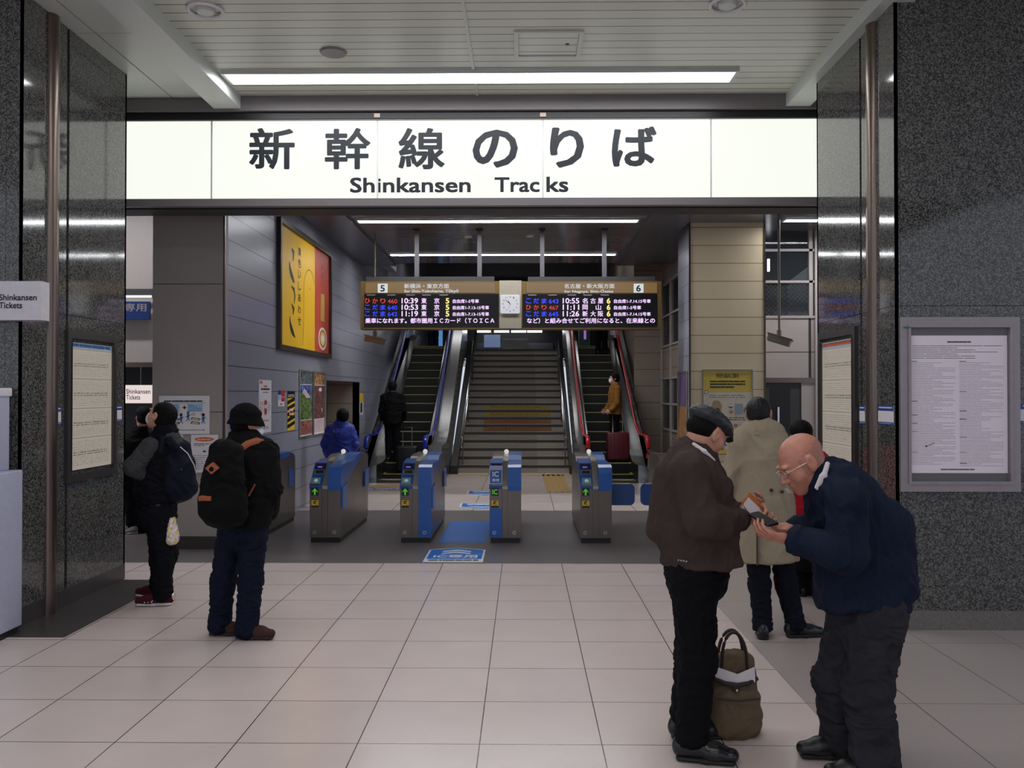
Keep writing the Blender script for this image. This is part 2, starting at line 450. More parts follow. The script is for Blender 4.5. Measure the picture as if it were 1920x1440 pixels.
# window wall right of the beige pier
w = MB(); Yw = 14.6
x0, x1 = 3.78, 7.0
w.box(x0, x1, Yw, Yw + .1, 1.98, 2.96, m_pier)
w.box(x0, x1, Yw - .004, Yw, 2.4, 2.408, m_beamj)
w.box(4.68, 4.72, Yw - .004, Yw, 1.98, 2.96, m_beamj)
w.box(x0, x1, Yw - .02, Yw + .1, 1.90, 1.98, m_steel)
w.box(4.78, 4.84, Yw - .03, Yw + .1, 0, 4.4, m_pier)
w.box(4.56, 4.78, Yw, Yw + .1, 0, 1.9, m_pier)
w.box(4.84, 7, Yw, Yw + .1, 0, 1.9, m_pier)
w.box(x0, x1, Yw - .02, Yw + .1, 2.96, 3.0, m_pier)
struct(w, 'wall_back', 'grey panelled wall with windows above a dark door right of the beige pier', 'wall')
w = MB()
for z in (3.56, 4.08): w.box(x0, x1, Yw - .01, Yw + .07, z - .02, z + .02, m_pier)
for x in (4.72, 5.9): w.box(x - .03, x + .03, Yw - .01, Yw + .07, 3.0, 4.4, m_pier)
win = struct(w, 'window_2', 'upper window grid with lattice behind it', 'window')
g = MB(); g.box(x0, x1, Yw + .03, Yw + .036, 3.0, 4.4, m_wglass)
c = g.build('pane', origin=(0, 0, 0)); c.parent = win; c['label'] = 'tinted window glass'
# things behind the glass
g = MB()
for i in range(26):
    for sgn in (1, -1):
        xa = 3.85 + i * .075; L_ = .62
        if sgn > 0: g.tube([(xa - .62, 15.0, 2.96), (xa, 15.0, 3.6)], .008, m_grayp, 4)
        else: g.tube([(xa, 15.0, 2.96), (xa - .62, 15.0, 3.6)], .008, m_grayp, 4)
tag(g.build('lattice_screen'), 'grey diagonal lattice screen behind the upper window', 'screen')
g = MB(); g.box(3.78, 9, 16.9, 17, 0, 4.4, m_dgrey); g.box(3.78, 9, 14.72, 17, 2.9, 2.95, m_dgrey)
struct(g, 'wall_room', 'dark back wall of the room behind the windows', 'wall')
m_pale = mat('pale_blue_board', (150, 165, 170), .5)
g = MB(); g.prism([(4.5, 2.96), (5.0, 2.96), (5.0, 4.0), (4.5, 3.62)], 1, 15.1, 15.15, m_pale)
tag(g.build('leaning_board'), 'pale blue slanted board behind the upper window', 'board')
m_tube = emis('tube_light', (245, 250, 255), 8.0)
for (xa, z, ln) in ((3.75, 4.0, .14), (3.75, 3.78, .14), (4.35, 3.9, .03)):
    g = MB(); g.box(xa, xa + ln, 15.8, 15.85, z, z + (.05 if ln > .1 else .22), m_tube)
    tag(g.build('room_light'), {4.0: 'top short tube lamp seen through the upper window', 3.78: 'lower short tube lamp seen through the upper window', 3.9: 'small upright lamp seen through the upper window'}[z], 'lamp')
# door
d = MB(); d.box(3.79, 4.56, Yw + .02, Yw + .06, 0, 1.9, m_dgrey)
d.box(4.06, 4.38, Yw + .01, Yw + .02, .1, 1.8, m_black)
do = struct(d, 'door_1', 'dark metal door behind the man in the beige coat', 'door')
h = MB(); h.box(4.16, 4.19, Yw - .03, Yw + .02, .85, 1.5, m_chrome); h.box(4.14, 4.23, Yw - .02, Yw + .02, .98, 1.10, m_steel)
c = h.build('door_handle', origin=(0, 0, 0)); c.parent = do

# ---------------------------------------------------------------- ceiling lamps
m_lampf = emis('lamp_front', (250, 252, 255), L_FRONT)
m_lampu = emis('lamp_stairs', (248, 250, 255), 10.0)
m_lamph = emis('lamp_hall', (248, 250, 255), L_HALL)
def ceil_light(x0, x1, y0, y1, z, m, label, group=None):
    r = root('ceiling_light', ((x0 + x1) / 2, (y0 + y1) / 2, z), label, 'ceiling light', group)
    f = MB(); e = .03
    f.box(x0, x1, y0, y0 + .02, z - .03, z - .001, m_beam); f.box(x0, x1, y1 - .02, y1, z - .03, z - .001, m_beam)
    f.box(x0, x0 + .03, y0 + .02, y1 - .02, z - .03, z - .001, m_beam); f.box(x1 - .03, x1, y0 + .02, y1 - .02, z - .03, z - .001, m_beam)
    f.build('frame', r)
    d = MB(); d.box(x0 + .03, x1 - .03, y0 + .02, y1 - .02, z - .012, z - .004, m); d.build('diffuser', r)
    return r
ceil_light(-2.82, 1.99, 8.16, 8.46, ZC, m_lampf, 'long bright strip light across the slatted ceiling before the big sign', None)
for y, lb in ((4.6, 'strip light just above the viewer, reflected highest in the right pillar'), (.8, 'strip light right behind the viewer, reflected second in the pillars'), (-3.0, 'strip light well behind the viewer, reflected low in the right pillar'), (-6.8, 'farthest strip light behind the viewer at the station entrance')):
    ceil_light(-2.82, 1.99, y, y + .3, ZC, m_lampf, lb, 'strip lights behind the viewer')
ceil_light(-2.58, 1.78, 13.5, 13.72, ZH, m_lamph, 'nearer long strip light in the hall ceiling above the departure boards')
ceil_light(-2.58, 1.78, 16.8, 17.0, ZH, m_lamph, 'farther strip light in the hall ceiling seen between the board hangers')
for yy, lb in ((21.4, 'strip light over the lower half of the stairs'), (24.0, 'strip light over the upper half of the stairs')):
    ceil_light(-2.9, 2.2, yy, yy + .2, 5.6, m_lampu, lb)
ceil_light(3.98, 8.3, 13.5, 13.72, ZH, m_lamph, 'strip light right of the beige pier above the upper window')
ceil_light(-8.5, -4.3, 10.4, 10.6, ZH, m_lamph, 'strip light over the ticket office passage at far left')

# concourse ceiling fittings
def on_ceil(px, py, z):
    d = CAMR @ Vector(((px - 960) / F, (720 - py) / F, -1.0)); k = (z - CAM_H) / d.z
    return Vector((d.x * k, d.y * k, z))
for (px, py, r_, lab) in ((385, 17, .13, 'round ringed ceiling speaker at the top left of the ceiling'), (1364, 6, .13, 'round ringed ceiling speaker right of the air grille')):
    c = on_ceil(px, py, ZC); r = root('ceiling_speaker', c, lab, 'speaker')
    o = MB(); ring = [(c.x + r_ * math.cos(q * PI / 16), c.y + r_ * math.sin(q * PI / 16), c.z - .012) for q in range(32)]
    o.tube(ring, .014, m_white, 8, closed=True); o.build('ring', r, True)
    o = MB(); o.cyl((c.x, c.y, c.z - .001), (c.x, c.y, c.z - .03), r_ * .62, m_beam, 28, r_ * .5); o.build('grille', r, True)
c = on_ceil(625, 97, ZC); o = MB(); o.cyl((c.x, c.y, c.z - .001), (c.x, c.y, c.z - .018), .12, m_grayp, 32, .11)
tag(o.build('ceiling_cover', smooth=True), 'flat round grey cover plate in the slatted ceiling', 'cover')
a = on_ceil(975, 106, ZC); b = on_ceil(1085, 57, ZC)
hx0, hx1, hy1, hy0 = on_ceil(965, 106, ZC).x, on_ceil(1087, 106, ZC).x, a.y, b.y
r = root('ceiling_hatch', ((hx0 + hx1) / 2, (hy0 + hy1) / 2, ZC), 'square access hatch framed in the slatted ceiling', 'hatch')
p = Panel((hx0, hy0, ZC), (1, 0, 0), (0, 1, 0)); p.n = -p.n
p.frame(0, 0, hx1 - hx0, hy1 - hy0, .035, .002, .016, m_beam); p.mb.build('hatch_frame', r)
p = Panel((hx0, hy0, ZC), (1, 0, 0), (0, 1, 0)); p.n = -p.n
p.slab(.04, .04, hx1 - hx0 - .04, hy1 - hy0 - .04, .001, .006, m_slat); p.mb.build('hatch_panel', r)
p = MB(); p.box(hx1 - .14, hx1 - .11, hy0 + .26, hy0 + .29, ZC - .012, ZC - .006, m_black); p.build('latch', r)
r = root('air_grille', (0.72, 6.45, ZC), 'slotted air grille at the top edge of the ceiling', 'grille')
g = MB(); g.box(-.04, 1.40, 6.28, 6.30, ZC - .02, ZC - .001, m_beam); g.box(-.04, 1.40, 6.60, 6.62, ZC - .02, ZC - .001, m_beam)
g.box(-.04, -.02, 6.3, 6.6, ZC - .02, ZC - .001, m_beam); g.box(1.38, 1.40, 6.3, 6.6, ZC - .02, ZC - .001, m_beam); g.build('frame', r)
g = MB()
for k in range(5): g.box(-.02, 1.38, 6.32 + k * .055, 6.345 + k * .055, ZC - .018, ZC - .001, m_dgrey)
g.build('louvres', r)
for (px, py) in ((878, 443), (993, 442)):
    c = on_ceil(px, py, ZH); o = MB(); o.cyl((c.x, c.y, ZH - .001), (c.x, c.y, ZH - .02), .07, m_white, 24, .065)
    tag(o.build('ceiling_detector', smooth=True), 'small round white fitting in the hall ceiling, %s of two' % ('left' if px < 900 else 'right'), 'detector')

# ---------------------------------------------------------------- the large lit sign
m_signface = emis('sign_face', (243, 246, 236), L_SIGN)
m_signink = mat('sign_ink', (26, 32, 40), .5)
Ys = 8.93
def SX(px): return P(px, 300, Ys).x
zs0, zs1 = 3.675, 4.50
r = root('station_sign', (-.6, Ys, zs0), 'long backlit white sign reading Shinkansen Tracks above the gates', 'sign')
edges = [SX(x) for x in (86, 397, 708, 1018, 1333, 1655)]
for i in range(5):
    o = MB(); o.box(edges[i] + .006, edges[i + 1] - .006, Ys, Ys + .04, zs0 + .012, zs1 - .012, m_signface); o.build('lit_panel', r)
o = MB(); o.box(edges[0], edges[5], Ys + .02, Ys + .05, zs0, zs1, m_grayp)
for e in edges: o.box(e - .008, e + .008, Ys - .006, Ys + .04, zs0, zs1, m_white)
o.box(edges[0], edges[5], Ys - .02, Ys + .04, zs1 - .012, zs1 + .015, m_grayp); o.box(edges[0], edges[5], Ys - .02, Ys + .04, zs0 - .01, zs0 + .012, m_grayp)
o.build('frame', r)
for px in (708, 1018):
    o = MB(); x = SX(px); o.box(x - .03, x + .03, Ys - .04, Ys + .01, zs1 + .01, zs1 + .05, m_steel); o.build('bracket', r)
def sign_text(name, items):
    pn = Panel((0, Ys, 0), (1, 0, 0), (0, 0, 1))
    for (t, x0, x1, y0, y1, bold) in items:
        a = P(x0, y1, Ys); b = P(x1, y0, Ys); pn.text(t, a.x, a.z, b.x - a.x, b.z - a.z, m_signink, bold, l=.004)
    return pn.mb.build(name, r)
for it in (('新', 467, 553, 240, 318, .022), ('幹', 609, 695, 240, 318, .022), ('線', 747, 834, 240, 318, .022), ('の', 886, 971, 243, 315, .028), ('り', 1031, 1095, 239, 315, .028), ('ば', 1147, 1231, 237, 313, .028)):
    sign_text('character', [it])
sign_text('lettering', [('Shinkansen', 656, 883, 332, 362, .028)])
sign_text('lettering', [('Trac', 927, 1012, 332, 361, .028), ('ks', 1024, 1066, 331, 361, .028)])

# ---------------------------------------------------------------- departure boards
Yb = 14.2
m_led_w = emis('led_white', (238, 205, 255), 1.3); m_led_r = emis('led_red', (225, 44, 30), .8); m_led_b = emis('led_blue', (30, 50, 255), 1.3); m_led_y = emis('led_yellow', (255, 225, 120), 1.2)
m_screen = mat('led_screen', (12, 11, 14), .35)
m_hdr = emis('header_gold', (152, 114, 48), .5)
m_hdrf = mat('header_frame', (104, 82, 42), .4)
m_num = emis('number_white', (225, 230, 235), .8)
m_hang = mat('hanger_grey', (84, 80, 86), .5)
def BX(px, py): q = P(px, py, Yb); return q.x, q.z
def board(xa, xb, hdr, rows, scroll, scrx, label, straps):
    a = BX(xa, 617); b = BX(xb, 527)
    r = root('departure_board', ((a[0] + b[0]) / 2, Yb, a[1]), label, 'departure board')
    o = MB(); o.box(a[0], b[0], Yb, Yb + .3, a[1], b[1], m_hdrf)
    s0 = BX(xa - 4 + 12 if xa < 900 else xa + 12, 517); s1 = BX(xb - 10, 527)
    o.box(s0[0], s1[0], Yb + .12, Yb + .26, s1[1], s0[1], m_dgrey); o.build('casing', r)
    for sx in straps:
        q = BX(sx, 517); o = MB(); o.box(q[0] - .035, q[0] + .035, Yb + .15, Yb + .22, q[1], ZH - .03, m_hang); o.box(q[0] - .055, q[0] + .055, Yb + .12, Yb + .25, ZH - .03, ZH - .001, m_dgrey); o.build('hanger', r)
    def R(pn, x0, y0, x1, y1, m, l): 
        c = BX(x0, y1); d = BX(x1, y0); pn.slab(c[0], c[1], d[0], d[1], 0, l, m)
    def T(pn, t, x0, y0, x1, y1, m, bold, l):
        c = BX(x0, y1); d = BX(x1, y0); pn.text(t, c[0], c[1], d[0] - c[0], d[1] - c[1], m, bold, l)
    pn = Panel((0, Yb, 0), (1, 0, 0), (0, 0, 1)); R(pn, xa + 9, 530, xb - 8, 549.5, m_hdr, .006); pn.mb.build('header_panel', r)
    pn = Panel((0, Yb, 0), (1, 0, 0), (0, 0, 1)); R(pn, xa + 7 if xa < 900 else xa + 2, 551, xb - 1 if xa < 900 else xb - 8, 613, m_screen, .006); sc_ = pn.mb.build('screen', r)
    pn = Panel((0, Yb, 0), (1, 0, 0), (0, 0, 1))
    (nx, num, jx0, jx1, jt, ex0, ex1, et) = hdr
    R(pn, nx, 532, nx + 18.5, 549, m_num, .010); T(pn, num, nx + 4.5, 534.5, nx + 13.5, 547, m_ink, .03, .012)
    T(pn, jt, jx0, 532, jx1, 541, m_num, .015, .009); pn.mb.build('header_lettering', r); pn.mb = MB(); T(pn, et, ex0, 542.5, ex1, 550.5, m_num, .02, .009)
    pn.mb.build('header_lettering', r)
    pn = Panel((0, Yb, 0), (1, 0, 0), (0, 0, 1))
    for x_ in (4, 42, 78, 108, 140): R(pn, xa + 8 + x_, 552.5, xa + 8 + x_ + 16, 554, m_mid, .0075)
    for i, (kind, tm, no, dest, dx, tr, cars, cx1) in enumerate(rows):
        pn.mb.build('column_headings' if i == 0 else 'text_row', r); pn.mb = MB()
        y = 559 + i * 12.1; m = m_led_r if kind == 'ひかり' else m_led_b
        ox = xa + 8 if xa < 900 else xa + 8
        for k, ch in enumerate(kind): T(pn, ch, ox + k * 14.5, y + .5, ox + k * 14.5 + 10, y + 10, m, .02, .0075)
        T(pn, no, ox + 43, y + 2, ox + 61, y + 10, m, .01, .0075)
        T(pn, tm, ox + 70 - (1 if xa > 900 else 1), y, ox + 100, y + 10.2, m_led_w, .02, .0075)
        for ch, dd in zip(dest, dx): T(pn, ch, ox + dd, y, ox + dd + 10, y + 10.2, m_led_w, .015, .0075)
        T(pn, tr, ox + 151.5, y, ox + 158.5, y + 10.4, m_led_y, .03, .0075)
        T(pn, cars, ox + 165, y + 2, ox + cx1, y + 9.5, m_led_w, .02, .0075)
    pn.mb.build('text_row', r); pn.mb = MB()
    T(pn, scroll, scrx[0], 596, scrx[1], 606.5, m_led_w, .02, .0075)
    pn.mb.build('scrolling_text', r)
    return r
board(676, 936, (708.5, '5', 758, 842, '新横浜・東京方面', 758, 860, 'for Shin-Yokohama, Tōkyō'),
      [('ひかり', '10:39', '460', '東京', (106, 130), '5', '自由席1-5号車', 214), ('こだま', '10:53', '640', '東京', (106, 130), '5', '自由席1-7.13-15号車', 233), ('こだま', '11:19', '642', '東京', (106, 130), '5', '自由席1-7.13-15号車', 233)],
      '乗車になれます。都市圏用ＩＣカード（ＴＯＩＣＡ', (685, 927), 'left departure board numbered 5 with gold header and LED rows', (779, 898))
board(978, 1240, (1188, '6', 1058, 1152, '名古屋・新大阪方面', 1058, 1150, 'for Nagoya, Shin-Ōsaka'),
      [('こだま', '10:55', '643', '名古屋', (106, 121, 135), '6', '自由席1-7.14.15号車', 234), ('ひかり', '11:11', '467', '岡山', (106, 131), '6', '自由席1-5号車', 216), ('こだま', '11:26', '645', '新大阪', (106, 121, 135), '6', '自由席1-7.14.15号車', 234)],
      'など）と組み合せてご利用になると、在来線との', (988, 1228), 'right departure board numbered 6 with gold header and LED rows', (1017, 1135))
a = BX(936, 616); b = BX(978, 526)
o = MB(); o.box(a[0] + .002, b[0] - .002, Yb - .01, Yb + .28, a[1], b[1], mat('clock_housing', (150, 142, 126), .4), bev=.004)
tag(o.build('clock_housing'), 'plain grey metal housing between the two departure boards', 'housing')
c0 = BX(956.5, 570.5); r = root('wall_clock', (c0[0], Yb - .01, c0[1]), 'square white analogue clock between the departure boards', 'clock')
o = MB(); o.box(c0[0] - .155, c0[0] + .155, Yb - .045, Yb - .012, c0[1] - .15, c0[1] + .15, emis('clock_face', (225, 225, 235), .75), bev=.02); o.build('dial', r, True)
pn = Panel((c0[0], Yb - .045, c0[1]), (1, 0, 0), (0, 0, 1))
for k in range(1, 13):
    q = PI / 2 - k * PI / 6; x, y = .115 * math.cos(q), .115 * math.sin(q); wv = .012 * len(str(k)) + .006
    pn.text(str(k), x - wv / 2, y - .012, wv, .025, m_ink, .01, l=.002)
pn.mb.build('numerals', r)
pn = Panel((c0[0], Yb - .045, c0[1]), (1, 0, 0), (0, 0, 1))
for ang, ln, wd in ((10.87 * 30, .06, .011), (52 * 6, .1, .007)):
    q = PI / 2 - math.radians(ang); pn.line(-.012 * math.cos(q), -.012 * math.sin(q), ln * math.cos(q), ln * math.sin(q), wd, m_ink, .004)
q = PI / 2 - math.radians(200); pn.line(0, 0, .09 * math.cos(q), .09 * math.sin(q), .003, m_red, .005)
pn.mb.build('hands', r)

# ---------------------------------------------------------------- hanging cameras
m_cam = mat('camera_grey', (120, 112, 100), .4)
def hang_cam(px, py, D, lab, pole, tilt):
    q = P(px, py, D); r = root('security_camera', q, lab, 'camera')
    M = Matrix.Translation(q) @ Matrix.Rotation(math.radians(tilt), 4, 'Y') @ Matrix.Rotation(math.radians(-25), 4, 'Z')
    o = MB(); o.box(-.17, .17, -.07, .07, -.05, .05, m_cam, .012, M); o.box(-.19, .19, -.08, .08, .045, .06, m_cam, .004, M); o.build('housing', r, True)
    o = MB(); o.box(-.174, -.168, -.05, .05, -.035, .035, m_black, 0, M); o.build('lens_window', r)
    o = MB(); o.tube([(q.x, q.y, q.z + .05), (q.x, q.y, q.z + .15)], .035, m_cam, 10); o.tube([(q.x, q.y, q.z + .15), (q.x, q.y, ZH - .002)], .018 if pole else .012, m_cam, 10); o.build('pole', r, True)
hang_cam(1461, 638, 13.3, 'boxy grey camera on a long ceiling pole beside the beige pier', 1, 20)
hang_cam(703, 638, 14.75, 'boxy grey camera hanging below the left departure board', 0, 12)
# ---------------------------------------------------------------- staircase
N_ST = 18; rise = ZT / N_ST; run = .328; YS0 = 19.2
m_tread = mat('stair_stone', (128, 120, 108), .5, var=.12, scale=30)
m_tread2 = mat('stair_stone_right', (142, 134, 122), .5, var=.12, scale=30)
m_nose = mat('stair_nosing', (44, 40, 38), .6)
st = root('staircase', (-.22, YS0, 0), 'wide stone staircase between the two escalators with yellow lettering on four steps', 'staircase')
XA, XB = -1.42, .98
for i in range(N_ST):
    y0 = YS0 + i * run; z1 = (i + 1) * rise
    o = MB()
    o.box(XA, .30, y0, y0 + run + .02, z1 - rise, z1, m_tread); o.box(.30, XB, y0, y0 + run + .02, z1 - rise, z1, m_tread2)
    o.box(XA, XB, y0 - .012, y0 + .035, z1 - .045, z1 + .003, m_nose)
    o.build('step', st)
pn = None
for k, (i, mcol, mt) in enumerate(((8, 'y', 'Please do not rush for your train.'), (7, 'y', 'Please do not rush for your train.'), (6, 'o', 'かけこみ乗車はおやめください'), (5, 'o', 'かけこみ乗車はおやめください'))):
    y = YS0 + (i) * run - .0125; z = i * rise
    p_ = Panel((-.95, y, z + .03), (1, 0, 0), (0, 0, 1))
    mm = mat('stripe_yellow', (150, 122, 34), .5) if mcol == 'y' else mat('stripe_orange', (132, 80, 30), .5)
    p_.rect(0, .0, 1.6, .085, mm, .0135 - .0125); p_.text(mt, .15, .018, 1.2, .05, mat('stripe_ink', (60, 44, 20), .6), .01, l=.002)
    o = p_.mb.build('warning_stripe', st)
# side kerbs and rails of the stairs
def slope_prism(mb, x0, x1, ya, yb, za, zb, base, m):
    """solid between base height and a sloping top, along Y"""
    mb.prism([(ya, base), (yb, base), (yb, zb), (ya, za)], 0, x0, x1, m)
m_esc = mat('escalator_steel', (150, 148, 146), .22, .85, .06, 3, stretch=(1, 1, 1))
m_escd = mat('escalator_dark', (40, 38, 36), .35, .3)
m_tred = mat('escalator_step', (10, 10, 11), .5)
m_yline = mat('step_line', (178, 170, 96), .5)
m_rubb = mat('handrail_blue', (18, 40, 150), .22, spec=.7)
m_rubr = mat('handrail_red', (180, 22, 34), .22, spec=.7)
for (xa, xb, lab) in ((-1.56, -1.42, 'left'), (.98, 1.06, 'right')):
    o = MB(); slope_prism(o, xa, xb, 18.9, 25.2, .18, ZT + .26, 0, m_escd); struct(o, 'trim_1' if lab == 'left' else 'trim_2', 'dark sloping stringer at the %s edge of the staircase' % lab, 'stringer')
for (x, lab) in ((-1.33, 'left'), (.90, 'right')):
    for dz in (.62, .84):
        o = MB(); pts = [(x, 18.95, dz - .05), (x, 19.05, dz)] + [(x, 19.2 + t * .328 * 18, dz + .08 + t * ZT) for t in (0, .25, .5, .75, 1.0)]
        o.tube(pts, .02, m_chrome, 8); hr = o.build('handrail', st, True)
    for t in (0.02, .33, .66, .98):
        o = MB(); y = 19.2 + t * 5.9; z = t * ZT + .08; o.tube([(x, y, z), (x, y, z + .84)], .016, m_stain, 8); o.build('post', st, True)

# ---------------------------------------------------------------- escalators
SL = math.tan(math.radians(30)); YE0 = 18.3; YE1 = YE0 + ZT / SL
def rail_path(off, ext0=1.25, ext1=1.3):
    pts = []
    y = YE0 - ext0
    pts += [(y, off), (YE0 - .55, off), (YE0 - .25, off + .02), (YE0 + .05, off + .10)]
    pts += [(YE0 + .35 + t * (YE1 - YE0 - .7), off + .35 * SL + t * (ZT - .7 * SL)) for t in (0, .2, .4, .6, .8, 1)]
    pts += [(YE1, ZT + off - .1), (YE1 + .35, ZT + off), (YE1 + ext1, ZT + off)]
    return pts
def escalator(xa, xb, mr, label, wall_side):
    """xa, xb = x of the two handrails"""
    r = root('escalator', ((xa + xb) / 2, YE0, 0), label, 'escalator')
    xc = (xa + xb) / 2; hw = (xb - xa) / 2; sw = hw - .16
    for x in (xa, xb):
        s = -1 if x < xc else 1
        pts = rail_path(.90); y0 = pts[0][0]; yn = pts[-1][0]
        new0 = [(y0 - .06 - .21 * math.sin(q), .90 - .21 + .21 * math.cos(q)) for q in (PI * .85, PI * .65, PI * .5, PI * .3, PI * .12)]
        pth = [(x, a, b) for a, b in new0 + pts]
        o = MB(); o.tube(pth, .042, mr, 10, .026, up=(0, 0, 1)); o.build('handrail', r, True)
        # balustrade panel
        o = MB(); low = rail_path(.30)
        n = len(pts)
        prof = [(a, b - .02) for a, b in new0[1:]] + [(a, b - .02) for a, b in pts]
        lowp = [(y0 - .2, .30)] + low
        poly = lowp + prof[::-1]
        vs = [(x - .012, a, b) for a, b in poly] + [(x + .012, a, b) for a, b in poly]; m_ = len(poly)
        # strip faces between the two paths
        topi = list(range(m_ - 1, m_ - 1 - len(pts), -1)); boti = list(range(1, 1 + len(low)))
        fs = []
        for k in range(len(pts) - 1):
            for of in (0, m_): fs.append((boti[k] + of, boti[k + 1] + of, topi[k + 1] + of, topi[k] + of))
        nose = [0] + [boti[0], topi[0]] + list(range(topi[0] - 1 if False else m_ - len(pts) - 1, m_ - len(pts) - 1 - len(new0[1:]), -1))
        nose = [0, boti[0], topi[0]] + [m_ - 1 - len(pts) - k for k in range(len(new0) - 1)]
        fs.append(tuple(nose)); fs.append(tuple(i + m_ for i in nose))
        for k in range(m_): fs.append((k, (k + 1) % m_, m_ + (k + 1) % m_, m_ + k))
        o.add(vs, fs, m_esc); o.build('balustrade', r)
        # inner skirt and outer deck
        o = MB(); ins = xc + s * sw
        top = rail_path(.34)
        for k in range(len(top) - 1):
            (ya, za), (yb, zb) = top[k], top[k + 1]
            lo, hi = min(ins, x), max(ins, x)
            o.add([(lo, ya, za), (hi, ya, za), (hi, yb, zb), (lo, yb, zb)], [(0, 1, 2, 3)], m_esc)
            o.add([(ins, ya, za - .5), (ins, yb, zb - .5), (ins, yb, zb), (ins, ya, za)], [(0, 1, 2, 3)], m_escd)
        o.build('skirt', r)
        o = MB(); outw = (.20 if s == wall_side else (.30 if x < 0 else .14)); xo = x + s * outw; lo, hi = min(x + s * .03, xo), max(x + s * .03, xo)
        top = rail_path(.72 if s != wall_side else .60)
        for k in range(len(top) - 1):
            (ya, za), (yb, zb) = top[k], top[k + 1]
            o.prism([(ya, -.0 if za < 1.2 else za - 1), (yb, -.0 if za < 1.2 else zb - 1), (yb, zb), (ya, za)], 0, lo, hi, m_esc)
        o.build('outer_deck', r)
    # steps: the comb plate, then 0.4 m deep steps
    o = MB(); o.box(xc - sw, xc + sw, YE0 - 1.3, YE0 - .85, .0, .012, m_stain); o.build('comb_plate', r)
    o = MB(); o.box(xc - sw, xc + sw, YE0 - .86, YE0 - .80, .0, .016, m_yline); o.build('comb_line', r)
    k = 0; y = YE0 - .42; z = .0
    while z < ZT - .02 and k < 30:
        z1 = min(z + .2, ZT); o = MB(); y1 = y + .3464
        if k == 0: z1 = .1
        o.box(xc - sw, xc + sw, y, y1 + .02, max(0, z1 - .34), z1, m_tred)
        o.box(xc - sw, xc + sw, y - .004, y + .018, z1 - .014, z1 + .002, m_yline)
        for sx in (-1, 1): o.box(xc + sx * sw - (0.03 if sx > 0 else 0), xc + sx * sw + (0.03 if sx < 0 else 0), y, y1, z1, z1 + .002, m_yline)
        o.build('step', r); z = z1; y = y1; k += 1
    o = MB(); o.box(xc - sw, xc + sw, y, YE1 + 1.6, ZT - .1, ZT, m_stain); o.build('landing_plate', r)
    return r
EXL = (-3.0, -1.88); EXR = (1.22, 2.36)
escalator(*EXL, m_rubb, 'left escalator with blue handrails between the grey wall and the stairs', -1)
escalator(*EXR, m_rubr, 'right escalator with red handrails beside the stairs', 1)

# ---------------------------------------------------------------- upper floor
o = MB(); o.box(-3.33, 2.6, 25.08, 31, ZT - .3, ZT - .001, m_dark); struct(o, 'floor_upper', 'upper floor at the head of the stairs', 'floor')
o = MB(); o.box(-3.33, 2.7, 30.9, 31, ZT, 5.6, m_dgrey); struct(o, 'wall_upper', 'dark far wall of the upper floor', 'wall')
r = root('kiosk', (-.2, 30, ZT), 'small glazed kiosk with a row of lit tubes at the head of the stairs', 'kiosk')
o = MB(); o.box(-1.7, 1.0, 30.2, 30.85, ZT, 3.45, mat('kiosk_grey', (130, 130, 140), .4)); o.box(-1.75, 1.05, 30.0, 30.85, 3.92, 4.05, m_dgrey); o.build('counter', r)
o = MB(); o.box(-.72, .12, 29.9, 30.18, ZT, 3.56, mat('kiosk_white', (215, 215, 205), .5), .01); o.build('cabinet', r)
o = MB(); o.box(-1.35, -.8, 30.1, 30.2, 3.3, 3.72, emis('kiosk_screen', (100, 115, 150), .8)); o.build('display', r)
for i, x in enumerate((-1.62, -1.0, -.42, .12)):
    o = MB(); o.box(x, x + .5, 30.02, 30.06, 3.80, 3.86, m_tube); o.build('tube_lamp', r)
o = MB(); o.box(-2.72, -2.58, 28.0, 28.1, ZT, 3.95, emis('blue_screen', (90, 150, 210), .7)); tag(o.build('advert_screen'), 'narrow lit blue advert screen at the head of the left escalator', 'screen')
r = root('ticket_machine', (1.9, 27.5, ZT), 'tall teal machine with purple lettering at the head of the right escalator', 'machine')
o = MB(); o.box(1.72, 2.06, 27.4, 27.9, ZT, 4.0, mat('teal', (58, 96, 88), .5), .01); o.build('body', r)
o = MB(); o.box(1.86, 1.93, 27.38, 27.4, 3.4, 3.9, emis('purple_print', (190, 120, 220), .6)); o.build('display', r)
